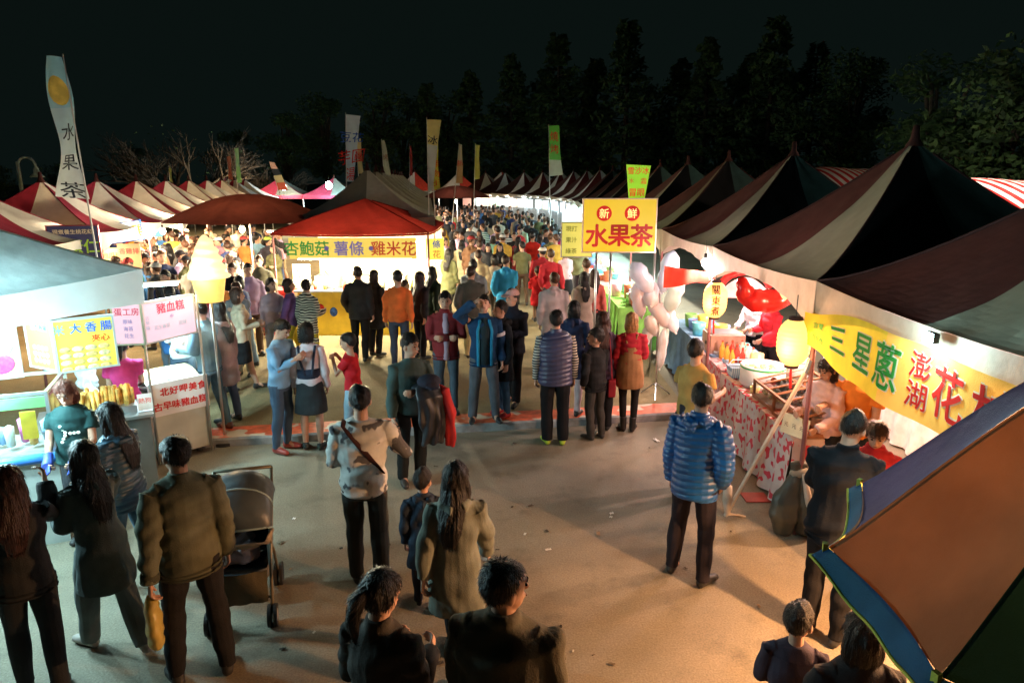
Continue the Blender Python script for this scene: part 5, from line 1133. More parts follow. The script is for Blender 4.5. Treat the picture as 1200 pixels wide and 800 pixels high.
def tree_mesh(kind, seed):
    rn = random.Random(seed); cr, tr = MB(), MB()
    if kind == 'conifer':
        H0 = 10.0; tr.tube([(0, 0, 0), (.05, 0, H0 * .5), (0, 0, H0 * .97)], [.2, .13, .02], 8)
        for k in range(26):
            t = k / 26; z = 1.6 + (H0 - 1.8) * t; L0 = 2.3 * (1 - t) ** .8 * rn.uniform(.55, 1.2) + .25
            for j in range(5):
                a = rn.uniform(0, 6.28); e = Vector((math.cos(a) * L0, math.sin(a) * L0, z + .25 * L0 * rn.uniform(-.4, .8)))
                tr.tube([(0, 0, z), e], [.03, .01], 4); leaf_cloud(cr, (e.x * .72, e.y * .72, e.z), (L0 * .42, L0 * .42, .22), 26, .16, rn)
    elif kind == 'broad':
        tr.tube([(0, 0, 0), (.1, .05, 2.2), (.05, 0, 4)], [.28, .2, .1], 8)
        for k in range(20):
            a = rn.uniform(0, 6.28); rr = rn.uniform(.3, 2.5); z = rn.uniform(2.6, 6.6); rr *= 1 - max(0, z - 4.5) / 3.6; e = Vector((rr * math.cos(a), rr * math.sin(a), z))
            tr.tube([(0.05, 0, min(4, z * .55)), e * .6 + Vector((0, 0, z * .35)), e], [.08, .05, .015], 5); s = rn.uniform(.55, 1.1); leaf_cloud(cr, e, (s, s, s * .7), 190, .10, rn)
    else:
        def br(p, d, L0, r0, dep):
            e = p + d * L0; tr.tube([p, p.lerp(e, .5) + Vector((rn.uniform(-.06, .06), rn.uniform(-.06, .06), .04)) * L0, e], [r0, r0 * .8, r0 * .6], 5 if dep > 2 else 3)
            if dep == 0: return
            for _ in range(rn.choice((3, 3, 4))): br(p.lerp(e, rn.uniform(.55, 1)), (d + Vector((rn.gauss(0, .42), rn.gauss(0, .42), rn.gauss(.05, .25)))).normalized(), L0 * rn.uniform(.6, .8), r0 * .58, dep - 1)
        for k in range(6):
            a = k * 1.05; br(Vector((0, 0, .3)), Vector((math.cos(a) * .8, math.sin(a) * .8, .9)).normalized(), 1.5, .09, 4)
        leaf_cloud(cr, (0, 0, 2.6), (2.2, 2.2, 1.2), 70, .05, rn)
    return cr.mesh('crown', False), tr.mesh('trunk')
TM = {('conifer', i): tree_mesh('conifer', i) for i in range(3)}; TM.update({('broad', i): tree_mesh('broad', 10 + i) for i in range(3)}); TM[('bare', 0)] = tree_mesh('bare', 5)
def tree(kind, v, x, y, s, label, rz=0, sz=None, group=None):
    r = thing({'conifer': 'conifer_tree', 'broad': 'broadleaf_tree', 'bare': 'bare_tree'}[kind], label, 'tree', (x, y, -.02), rz, group); r.scale = (s, s, sz or s)
    cr, tr_ = TM[(kind, v)]; put('trunk', tr_, BARK, r); put('crown', cr, LEAF, r)
    return r
bw = W(212, 168, 42); tree('bare', 0, bw.x, 42, 1.75, 'pale spreading bare branched tree behind the left tents', .3)
bw = W(300, 185, 46); tree('bare', 0, bw.x, 46, 1.2, 'smaller bare branched tree toward the middle, behind the glaring far lamps', 2.1)
for k, (px, Y, top) in enumerate(((655, 60, 28), (738, 58, 12), (700, 66, 60), (800, 64, 60), (832, 56, 34), (880, 60, 55), (912, 54, 8), (600, 70, 55), (550, 72, 75), (500, 72, 90), (960, 62, 40))):
    c = W(px, top, Y); tree('conifer', k % 3, c.x, Y, c.z / 10.2, 'tall dark conifer, %s in the night treeline' % ['left of the green striped flag top', 'tallest spire above the yellow tea sign', 'shorter one between two spires', 'low one right of the tallest spire', 'narrow one above the third tent peak', 'ragged one above the fourth tent peak', 'very tall one left of the nearest tent peak', 'straight over the lane end', 'over the slim yellow flag', 'behind the white lane mouth flag', 'broad one near the leafy right tree'][k], k * 1.3, group='conifers in the treeline')
for k, (px, Y, top) in enumerate(((330, 62, 128), (380, 66, 110), (440, 68, 100), (270, 66, 150), (160, 62, 170), (60, 58, 190), (-30, 50, 170), (1010, 48, 60), (520, 75, 105), (620, 74, 90), (690, 70, 84), (770, 70, 92), (850, 66, 84), (930, 64, 78), (1000, 62, 88), (470, 74, 112))):
    c = W(px, top, Y); tree('broad', k % 3, c.x, Y, c.z / 7.2, 'dark rounded tree, %s in the night treeline' % ['above the leaning black flag', 'left of the blue and white flag', 'behind the tapering cream flag', 'behind the bare tree', 'behind the tall pale blue flag', 'behind the street lamp', 'cut by the left edge', 'behind the nearest tent peak', 'left of the slim yellow flag', 'at the lane end', 'right of the green striped flag', 'right of the tallest spire', 'behind the fourth tent peak', 'behind the second tent peak', 'beside the leafy green tree', 'above the lane mouth flags'][k], k * 2.0, group='round trees in the treeline')
for k, (px, Y, top) in enumerate(((1110, 17.5, 50), (1195, 15.5, 75), (1260, 15, 20))):
    c = W(px, top, Y); tree('broad', k, c.x, Y, c.z / 7.2, 'leafy tree %s behind the striped awning' % ['with dim green leaves', 'with greyish leaves cut by the frame edge', 'out at the far right'][k], k * 1.1 + .4)

# ------------------------------------------------------------------ stroller
sp = G(290, 712)
r = thing('stroller', 'dark stroller with a hood, tan bumper bar and a pinkish blanket in the seat', 'stroller', sp, R(14))
FR = M((.20, .17, .12), rough=.4, metal=.5, name='tan_tube'); NAVY = cloth((.035, .05, .06)); 
b = MB()
for x in (-.22, .22):
    b.tube([(x, -.26, .10), (x, -.12, .45), (x, .18, .72), (x, .42, 1.0)], [.013] * 4, 8); b.tube([(x, .28, .10), (x, .12, .40), (x, -.06, .60)], [.012] * 3, 8)
    b.tube([(x, -.02, .62), (x, -.22, .66)], [.012] * 2, 8)
b.tube([(-.22, .42, 1.0), (.22, .42, 1.0)], [.015] * 2, 8); b.tube([(-.22, .28, .12), (.22, .28, .12)], [.01] * 2, 6); b.tube([(-.22, -.2, .2), (.22, -.2, .2)], [.01] * 2, 6)
b.build('frame', FR, r, smooth=True)
MB().tube([(-.235, -.02, .66), (-.225, -.24, .68), (-.16, -.29, .69), (.16, -.29, .69), (.225, -.24, .68), (.235, -.02, .66)], [.019] * 6, 8).build('bumper_bar', M((.32, .24, .15), rough=.6, name='tan_foam'), r, smooth=True)
b = MB(); b.grid(lambda u, v: (-.20 + .40 * u, -.20 + .30 * v - .05 * math.sin(math.pi * u), .44 - .02 * math.sin(v * 3) + .03 * (u - .5) ** 2), 8, 6); b.grid(lambda u, v: (-.20 + .40 * u, .10 + .22 * v, .44 + .50 * v - .02 * math.sin(math.pi * u)), 8, 6); b.build('seat', NAVY, r, smooth=True)
b = MB(); b.grid(lambda u, v: (-.20 + .40 * u, -.21 - .07 * v, .43 - .22 * v + .006 * math.sin(u * 20)), 10, 6); b.build('foot_panel', cloth((.12, .10, .06)), r, smooth=True)
for sx in (-1, 1):
    b = MB(); b.grid(lambda u, v: (sx * (.21 + .01 * math.sin(u * 6)), -.18 + .42 * u, .44 + (.18 + .28 * u) * v), 6, 4); b.build('side_panel', cloth((.03, .09, .13)), r, smooth=True)
b = MB()
def hood(u, v):
    a = R(8 + 100 * u); w = (v - .5) * 2; rr = .36; cw = math.cos(w * 1.35); return (.25 * math.sin(w * math.pi / 2), .20 - rr * math.cos(a) * (.75 + .25 * cw), .70 + rr * math.sin(a) * (.25 + .75 * cw) + .008 * abs(math.sin(u * 3 * math.pi)))
b.grid(hood, 24, 20); b.build('hood', M((.06, .075, .085), rough=.4, fold=.3, name='nylon'), r, smooth=True)
b = MB(); b.tube([Vector(hood(0.0, i / 16)) for i in range(17)], [.009] * 17, 6); b.tube([Vector(hood(.5, i / 16)) for i in range(17)], [.008] * 17, 6); b.build('hood_rim', M((.25, .35, .38), rough=.4, name='grey_trim'), r, smooth=True)
b = MB(); b.ell((0, .16, .22), (.19, .16, .10)); put('basket', fuse(b, .015, 1), cloth((.10, .09, .07)), r)
b = MB(); b.tube([(-.1, -.05, .50), (.02, -.08, .53), (.12, -.02, .52)], [.07, .09, .06], 10); b.tube([(-.08, .04, .55), (.06, .06, .58)], [.06, .07], 10); put('blanket', displace(fuse(b, .012, 2), folds(9, .018, 26)), cloth((.42, .33, .36)), r)
for x in (-.22, .22):
    for y, rad in ((-.27, .085), (.29, .095)):
        for dx in (-.022, .022):
            b = MB(); b.tube([(x + dx - .012, y, rad), (x + dx + .012, y, rad)], [rad, rad], 20, cap=.05); w_ = b.build('wheel', M((.02, .02, .02), rough=.7, name='rubber'), r, smooth=False); MB().tube([(x + dx - .014, y, rad), (x + dx + .014, y, rad)], [rad * .55, rad * .55], 14, cap=.05).build('hub', M((.25, .25, .25), rough=.5, name='plastic'), w_)
# litter on the pavement
rn = random.Random(21)
for i, (px, py, w_, cc) in enumerate(((717, 602, .05, (.8, .75, .7)), (742, 497, .14, (.75, .7, .65)), (770, 516, .12, (.75, .7, .62)), (345, 608, .03, (.85, .85, .85)), (400, 643, .03, (.02, .02, .02)), (603, 520, .05, (.08, .04, .03)), (716, 606, .03, (.8, .78, .7)))):
    p = G(px, py, .004); r = thing('paper_scrap', ['thin white paper strip lying on the open pavement', 'crumpled pale tissue on the kerb edge near the black boots', 'pale paper strip below the kerb right of the boots', 'tiny white scrap on the pavement right of the stroller', 'tiny dark scrap left of the patterned shirt man', 'dark stain like scrap below the kerb in the middle', 'little cream scrap beside the white paper strip'][i], 'litter', p, rn.random() * 3)
    b = MB(); b.grid(lambda u, v: (-w_ / 2 + w_ * u, -.012 + (.024 + w_ * .15) * v, .002 + .012 * abs(math.sin(u * 5 + v * 3))), 6, 3); b.build('paper', M(cc, rough=.8, name='paper'), r)
for i in range(34):
    p = G(rn.uniform(250, 900), rn.uniform(505, 780), .004); s = rn.uniform(.012, .035); q = thing('litter_bit', 'tiny trodden scrap of paper or leaf on the pavement', 'litter', p, rn.random() * 6, 'tiny litter on the pavement')
    b = MB(); b.grid(lambda u, v: (-s + 2 * s * u, -s * .5 + s * v, .002 + .006 * abs(math.sin(u * 5 + v * 3 + i))), 4, 2); b.build('scrap', M(rn.choice([(.6, .56, .48), (.10, .07, .04), (.05, .04, .03), (.35, .2, .1)]), rough=.8, name='paper'), q)
r = thing('red_floor_mat', 'faded red plastic mat on the dark ground under the flowered counter', 'mat', G(885, 583, .004)); b = MB(); b.box((0, 0, .006), (.26, .22, .012)); bevel(b.build('mat', M((.45, .06, .04), rough=.6, name='plastic'), r), .004)

# ------------------------------------------------------------------ people near the camera
BR = (.05, .018, .010); BLK = (.012, .012, .014)
def item(name, label, cat, parts, r, where, builds, group=None):
    """an object held by a figure: built at a joint of that figure in world space"""
    mw = Matrix.LocRotScale(r.location, r.rotation_euler, r.scale)
    p = mw @ Vector(where); t = thing(name, label, cat, p, r.rotation_euler.z, group)
    builds(t); return t
P = person
P('person with dark reddish hair in black at the left edge, raising one hand with food', (4, 546), 215, 1.60, (.03, .032, .034), (.02, .022, .025), (.035, .014, .012), lod=0, sex='f', hair='long', armL='down', armR='raise', legs='step', top='jacket', bottom='trousers', yaw=20)
v, vp = P('vendor woman with reddish bob hair in a dark green printed tee, serving in blue gloves', (78, 441), 10, 1.60, (.015, .05, .05), (.03, .03, .035), (.13, .03, .015), lod=0, sex='f', hair='bob', armL='work', armR='work', top='tee', bottom='trousers', yaw=5, pitch=22, fat=.025)
b = MB(); [b.ell((.012 * math.cos(a * 2.1) * a, -.178, 1.22 + .012 * math.sin(a * 2.1) * a), (.018, .006, .016), 8, 5) for a in range(1, 10)]; b.build('shirt_print', M((.7, .72, .6), var=.3, vscale=60, name='print'), v)
for s in (1, -1):
    b = MB(); d_ = (vp['joints']['WR'][s] - vp['joints']['EL'][s]).normalized(); w0 = vp['joints']['WR'][s]; b.tube([w0 - d_ * .06, w0, w0 + d_ * .09], [.045, .042, .052], 10); q = d_.orthogonal().normalized()
    for k in range(4): b.tube([w0 + d_ * .08 + q * (-.03 + .02 * k), w0 + d_ * .16 + q * (-.032 + .021 * k) + Vector((0, 0, -.03))], [.013, .010], 7)
    put('glove', fuse(b, .008, 1), M((.06, .10, .42), rough=.4, name='rubber_glove'), v)
P('long black haired woman in a dark blue puffer jacket facing the snack stall', (132, 471), 262, 1.60, (.03, .07, .11), (.10, .16, .22), lod=0, sex='f', hair='long', armL='hold', armR='hold', legs='step', top='puffer', bottom='jeans', pitch=10)
P('long haired woman in a grey hooded jacket and grey trousers leaning to the left stall', (100, 517), 238, 1.60, (.09, .11, .11), (.13, .145, .14), shoe_c=(.30, .25, .22), lod=0, sex='f', hair='long', armL='hold', armR='reach', legs='walk', top='coat', bottom='loose', yaw=10, lean=9)
m, mp = P('short haired man in an olive jacket and black trousers beside the stroller', (205, 511), 212, 1.74, (.105, .11, .075), (.015, .015, .018), lod=0, armL='swingb', armR='down', legs='apart', top='jacket', bottom='trousers', yaw=22, pitch=6)
def yb(t):
    b = MB(); b.tube([(0, 0, -.34), (0, 0, -.2), (0, 0, -.06), (0, 0, .0)], [(.05, .10), (.055, .11), (.04, .07), (.012, .02)], 12); put('bag', displace(fuse(b, .011, 1), folds(4, .006, 34)), M((.55, .42, .12), rough=.35, trans=.3, name='plastic_film'), t)
    MB().tube([(0, -.02, -.02), (0, 0, .05), (0, .02, -.02)], [.006] * 3, 6).build('handle', M((.55, .42, .12), name='plastic_film'), t)
w0 = mp['joints']['WR'][1]; item('plastic_bag', 'yellowish plastic bag held low by the man in the olive jacket', 'bag', mp, m, w0 + Vector((0.01, -.02, -.10)), yb)
m, mp = P('man in a pale patterned long sleeve shirt with a dark strap across his back', (421, 452), 193, 1.74, botm=cloth((.035, .038, .035)), topm=cloth((.52, .52, .50), kind='blotch', c2=(.10, .10, .11), scale=8), lod=0, armL='hold', armR='wide', legs='step', top='sweater', bottom='trousers', yaw=0, pitch=8, fat=.012)
J = mp['joints']; b = MB(); L_f = J['L']
def back(u):                                   # a strap that hugs the back from the right shoulder to the left hip
    x = .14 - .28 * u; z = 1.44 - .38 * u; return L_f((x, .104 + .028 * math.sin(u * math.pi) + .010, z))
b.tube([L_f((.13, .03, 1.462))] + [back(i / 8) for i in range(9)] + [L_f((-.15, .07, 1.03))], [(.022, .008)] * 11, 8, side=(.5, 0, .5)); b.build('shoulder_strap', cloth((.04, .015, .015)), m, smooth=True)
m, mp = P('man in a dark teal sweater carrying dark and red jackets over his arm', (478, 390), 32, 1.72, (.045, .075, .072), (.012, .014, .014), lod=0, armL='cross', armR='down', legs='stand', top='sweater', bottom='trousers', yaw=28, pitch=5)
def coats(t):
    pleat = lambda sd: (lambda co: .013 * np.sin(co[:, 0] * 62 + sd + 2.2 * np.sin(co[:, 2] * 7 + sd)) * np.clip(.15 - co[:, 2] * 2, .2, 1) + .006 * np.sin(co[:, 2] * 23 + co[:, 0] * 30))
    b = MB(); b.tube([(0, .10, -.10), (0, .05, .03), (0, -.05, .05), (.0, -.12, -.06), (.01, -.14, -.30), (.02, -.13, -.56)], [(.13, .035), (.14, .05), (.14, .055), (.15, .05), (.15, .055), (.13, .045)], 22, side=(1, 0, 0), cap=.2)
    put('dark_jacket', displace(fuse(b, .009, 2), pleat(0)), M((.02, .022, .028), rough=.4, name='nylon'), t)
    b = MB(); b.tube([(.13, .02, .0), (.17, -.10, -.02), (.20, -.15, -.25), (.20, -.14, -.62)], [(.05, .05), (.06, .07), (.07, .08), (.05, .06)], 16, cap=.2); put('red_jacket', displace(fuse(b, .009, 2), pleat(2)), cloth((.45, .03, .03)), t)
    b = MB(); b.ell((.02, -.05, .10), (.13, .12, .075)); b.tube([(.02, -.14, .06), (.02, -.21, .05)], [(.08, .012), (.05, .008)], 10, side=(1, 0, 0)); put('dark_cap', fuse(b, .010, 1), cloth((.025, .025, .04)), t)
w0 = mp['joints']['WR'][1]; item('jacket_bundle', 'bundle of dark and red jackets and a cap over the teal sweater man’s arm'.replace('’', "'"), 'jackets', mp, m, w0 + Vector((.10, -.04, .02)), coats)
P('small child with black hair in a dark coat beside the woman in the hooded parka', (495, 549), 185, 1.18, (.02, .03, .05), (.02, .02, .03), lod=0, child=True, hair='short', armL='down', armR='down', legs='step', top='coat', bottom='trousers', yaw=-25)
P('long haired woman in a grey green parka with a wide hood, walking away', (532, 541), 172, 1.56, (.15, .165, .14), (.02, .022, .028), lod=0, sex='f', hair='long', armL='swingb', armR='swingf', legs='walk', top='coat', bottom='tights', yaw=-8, pitch=4)
P('woman with black tied back hair in a dark top at the bottom edge', (438, 672), 160, 1.60, (.05, .045, .04), BLK, lod=0, sex='f', hair='tail', armL='hold', armR='hold', top='jacket', bottom='trousers', yaw=-20, pitch=10)
P('short haired man in a dark olive shirt at the bottom edge, face turned right', (588, 659), 165, 1.74, (.085, .08, .06), BLK, lod=0, armL='hold', armR='hold', top='jacket', bottom='trousers', yaw=-48, pitch=2, fat=.02)
m, mp = P('man with glasses in a bright blue quilted jacket on the open pavement', (822, 450), 140, 1.72, (.008, .085, .27), (.02, .016, .022), shoe_c=(.02, .02, .02), lod=0, armL='down', armR='pocket', legs='apart', top='puffer', bottom='trousers', yaw=18, pitch=12)
b = MB(); H_ = mp['joints']['H']
for s in (1, -1):
    b.tube([H_((s * .033 + .022 * math.cos(a), -.108, 1.608 + .018 * math.sin(a))) for a in [R(45 * i) for i in range(9)]], [.0025] * 9, 5); b.tube([H_((s * .055, -.106, 1.61)), H_((s * .082, -.02, 1.612))], [.002] * 2, 5)
b.tube([H_((-.011, -.109, 1.61)), H_((.011, -.109, 1.61))], [.002] * 2, 5); b.build('glasses', METAL, m)
P('man in a mustard tee shirt standing at the flowered counter', (815, 397), 125, 1.70, (.46, .27, .08), (.03, .03, .04), lod=0, armL='hold', armR='hold', top='tee', bottom='trousers', yaw=10)
m, mp = P('man in a plain black jacket bending over the counter end, seen from behind', (995, 485), 142, 1.74, (.008, .010, .014), (.010, .010, .012), lod=0, armL='work', armR='work', legs='stand', top='jacket', bottom='trousers', yaw=-8, pitch=28, lean=10, fat=.01)
P('small boy in a dark top at the bottom edge, head turned right', (938, 709), 165, 1.22, (.05, .04, .06), BLK, lod=0, child=True, armL='hold', armR='down', top='sweater', bottom='trousers', yaw=-30, pitch=5)
P('black haired person tucked under the rim of the patchwork umbrella', (1018, 720), 170, 1.52, (.03, .03, .035), BLK, lod=0, sex='f', hair='bob', armL='down', armR='down', top='jacket', bottom='trousers', yaw=-10)
# vendors and customers in the right stall
P('vendor in a pale pink top leaning over behind the glass cases', (976, 417), 300, 1.62, (.75, .50, .48), BLK, lod=0, sex='f', hair='bob', armL='work', armR='hold', top='sweater', bottom='trousers', pitch=18)
P('vendor in an orange tee half hidden by the yellow squid banner', (1015, 412), 310, 1.70, (.75, .22, .03), BLK, lod=0, armL='work', armR='reach', top='tee', bottom='trousers', pitch=14)
m, mp = P('girl in a red jacket facing out at the counter end', (1030, 490), 330, 1.50, (.35, .02, .03), BLK, (.06, .03, .02), lod=0, sex='f', hair='tail', armL='hold', armR='hold', top='jacket', bottom='trousers', pitch=18)
P('vendor in a bright red shirt behind the red heart sheet', (3.95, 10.1), 290, 1.66, (.62, .03, .05), BLK, lod=1, sex='f', hair='bob', armL='work', armR='hold', top='shirt', bottom='trousers', at='world')
P('vendor in a white top near the boxy steel cooker', (3.95, 10.9), 300, 1.64, (.75, .7, .72), BLK, lod=1, sex='f', hair='bob', armL='work', armR='work', top='shirt', bottom='trousers', at='world')

# ------------------------------------------------------------------ people along the kerb
P('man in a light blue denim shirt looking down at his phone', (321, 361), 75, 1.70, (.18, .33, .50), (.05, .085, .14), shoe_c=(.35, .06, .05), lod=0, armL='phone', armR='phone', legs='stand', top='shirt', bottom='jeans', pitch=28)
m, mp = P('woman in a pale blouse and dark skirt with shoulder straps', (357, 367), 187, 1.62, (.70, .58, .62), BLK, shoe_c=(.02, .03, .03), lod=0, sex='f', hair='bob', armL='down', armR='down', legs='stand', top='shirt', bottom='skirt', botm=cloth((.03, .035, .04)), pitch=8)
b = MB(); L_f = mp['joints']['L']; b.tube([L_f((.11, .07, 1.43)), L_f((.09, .13, 1.28)), L_f((.03, .13, 1.05))], [(.016, .006)] * 3, 6, side=(1, 0, 0)); b.tube([L_f((-.11, .07, 1.43)), L_f((-.09, .13, 1.28)), L_f((-.06, .13, 1.05))], [(.016, .006)] * 3, 6, side=(1, 0, 0)); b.tube([(0, .0, 1.0), (0, 0, 1.12)], [(.155, .125), (.150, .122)], 20, cap=.02); b.build('pinafore_straps', cloth((.03, .04, .07)), m, smooth=True)
P('boy in a red tee and light jeans eating while facing left', (410, 379), 262, 1.45, (.60, .02, .03), (.28, .40, .50), shoe_c=(.03, .05, .08), lod=0, child=True, armL='eat', armR='eat', legs='step', top='tee', bottom='trousers', pitch=8)
m, mp = P('man in an open maroon jacket with folded arms facing the camera', (521, 341), 8, 1.73, (.20, .025, .03), (.06, .09, .12), lod=0, armL='cross', armR='cross', legs='stand', top='jacket', bottom='jeans')
b = MB(); L_f = mp['joints']['L']; b.tube([L_f((0, -.085, .82)), L_f((0, -.085, 1.1)), L_f((0, -.090, 1.3)), L_f((0, -.05, 1.44))], [(.05, .078), (.05, .072), (.055, .075), (.04, .04)], 12); b.build('inner_shirt', cloth((.38, .30, .40)), m, smooth=True)
m, mp = P('man in an open navy and sky blue jacket shading his brow with one hand', (566, 345), 10, 1.74, (.012, .045, .11), (.085, .095, .115), shoe_c=(.02, .02, .025), lod=0, armL='down', armR='brow', legs='apart', top='jacket', bottom='trousers', pitch=-18, yaw=-10)
b = MB(); L_f = mp['joints']['L']; b.tube([L_f((0, -.085, .84)), L_f((0, -.088, 1.1)), L_f((0, -.094, 1.3)), L_f((0, -.055, 1.44))], [(.075, .075), (.07, .068), (.075, .072), (.045, .03)], 12); b.build('inner_shirt', cloth((.015, .03, .04)), m, smooth=True)
for s in (1, -1): MB().tube([L_f((s * .085, -.118, .82)), L_f((s * .085, -.112, 1.1)), L_f((s * .09, -.120, 1.28)), L_f((s * .06, -.085, 1.42))], [(.022, .035)] * 4, 8).build('facing', cloth((.02, .22, .42)), m, smooth=True)
b = MB(); e_, w_ = mp['joints']['SH'][1], mp['joints']['EL'][1]; b.tube([e_.lerp(w_, .52), e_.lerp(w_, .66)], [.090, .088], 14, cap=.05); b.build('sleeve_band', cloth((.75, .7, .72)), m, smooth=True)
m, mp = P('boy in a black printed hoodie and blue jeans looking left', (588, 352), 300, 1.62, (.010, .012, .016), (.035, .10, .20), shoe_c=(.35, .03, .04), lod=0, armL='down', armR='down', legs='stand', top='coat', bottom='jeans', yaw=-10)
b = MB(); [b.ell((.07 + .02 * (i % 3), -.155, 1.20 + .028 * (i // 3)), (.013, .012, .012), 6, 5) for i in range(9)]; b.build('hoodie_print', M((.6, .68, .72), var=.3, vscale=50, name='print'), m)
P('older man in a pink cap and plain navy jacket on the kerb', (601, 338), 330, 1.70, (.015, .02, .035), BLK, lod=0, hair='cap', cap_c=(.55, .34, .32), armL='hold', armR='down', legs='step', top='jacket', bottom='trousers', yaw=-18)
P('man in a purplish quilted vest with striped sleeves seen from behind', (652, 363), 183, 1.74, (.055, .06, .13), (.010, .010, .012), shoe_c=(.42, .55, .05), lod=0, armL='down', armR='down', legs='stand', top='vest', bottom='loose', sleeve_m=cloth((.55, .52, .45), kind='hstripe', c2=(.02, .025, .04), scale=9), fat=.018)
P('woman in a navy hooded jacket and pale pink trousers facing away', (673, 352), 165, 1.60, (.025, .035, .085), (.60, .42, .42), shoe_c=(.03, .03, .03), lod=0, sex='f', hair='bob', armL='down', armR='hold', legs='step', top='coat', bottom='jeans')
P('woman with long loose brown hair in a dark purple coat', (708, 355), 175, 1.62, (.045, .025, .045), BLK, (.045, .018, .012), lod=0, sex='f', hair='long', armL='hold', armR='down', top='coat', bottom='trousers')
P('boy in a black jacket turning his head to the left', (700, 384), 215, 1.48, (.015, .016, .018), (.045, .042, .038), lod=0, child=True, armL='pocket', armR='hold', legs='stand', top='jacket', bottom='trousers', yaw=40)
m, mp = P('blonde woman in a red sweater and brown pinafore with black tights', (741, 366), 172, 1.62, (.34, .02, .035), (.012, .010, .010), (.36, .18, .07), shoe_c=(.015, .012, .012), lod=0, sex='f', hair='bob', armL='down', armR='hold', legs='close', top='sweater', bottom='tights', yaw=-8)
b = MB(); L_f = mp['joints']['L']; b.tube([(0, 0, .66), (0, 0, .80), (0, 0, .98), L_f((0, .005, 1.10)), L_f((0, .012, 1.26))], [(.19, .155), (.205, .165), (.188, .150), (.160, .132), (.10, .126)], 18, cap=.04)
for s in (1, -1): b.tube([L_f((s * .04, .13, 1.24)), L_f((s * .085, .07, 1.44)), L_f((s * .09, -.05, 1.42))], [(.02, .008)] * 3, 6, side=(1, 0, 0))
put('pinafore', displace(fuse(b, .012, 2), folds(6, .006, 18)), cloth((.28, .15, .07)), m)
def hb(t):
    b = MB(); b.box((0, 0, -.13), (.10, .28, .24)); put('pouch', fuse(b, .014, 4), M((.30, .02, .035), rough=.4, name='red_leather'), t); MB().tube([(0, .12, -.04), (.03, .05, .35), (.07, .0, .68), (.03, -.05, .35), (0, -.12, -.04)], [(.008, .012)] * 5, 6).build('strap', M((.30, .02, .035), rough=.4, name='red_leather'), t)
item('handbag', 'red leather handbag hung from the blonde woman shoulder', 'handbag', mp, m, Vector((.245, .02, .80)), hb)
P('man in a faded denim jacket and jeans beside the steaming cart', (237, 352), 262, 1.72, (.16, .27, .36), (.10, .20, .27), shoe_c=(.16, .07, .05), lod=0, armL='hold', armR='hold', legs='step', top='jacket', bottom='jeans', pitch=14)
P('vendor in a bright pink tee behind the fried sticks', (W(140, 400, 7.5).x, 7.5), 205, 1.58, (.60, .05, .22), (.08, .12, .2), lod=0, sex='f', hair='tail', armL='work', armR='work', top='tee', bottom='jeans', pitch=25, at='world')
P('person in a white shirt and cap working behind the steaming cart', (W(212, 400, 9.1).x, 9.1), 200, 1.6, (.60, .64, .66), (.05, .08, .12), lod=1, sex='f', hair='cap', cap_c=(.1, .25, .6), armL='work', armR='work', top='shirt', bottom='jeans', pitch=20, at='world')
P('woman in a loose beige top and black skirt walking behind the denim jacket man', (275, 337), 120, 1.62, (.55, .45, .32), BLK, (.06, .03, .02), lod=1, sex='f', hair='bob', top='sweater', bottom='skirt', botm=cloth(BLK), armL='hold', armR='hold', legs='walk')
P('person in a pinkish grey hoodie right behind the ice cream lamp', (256, 352), 250, 1.66, (.50, .36, .36), (.1, .14, .2), lod=1, sex='f', hair='long', top='coat', bottom='jeans', armL='hold', armR='down')
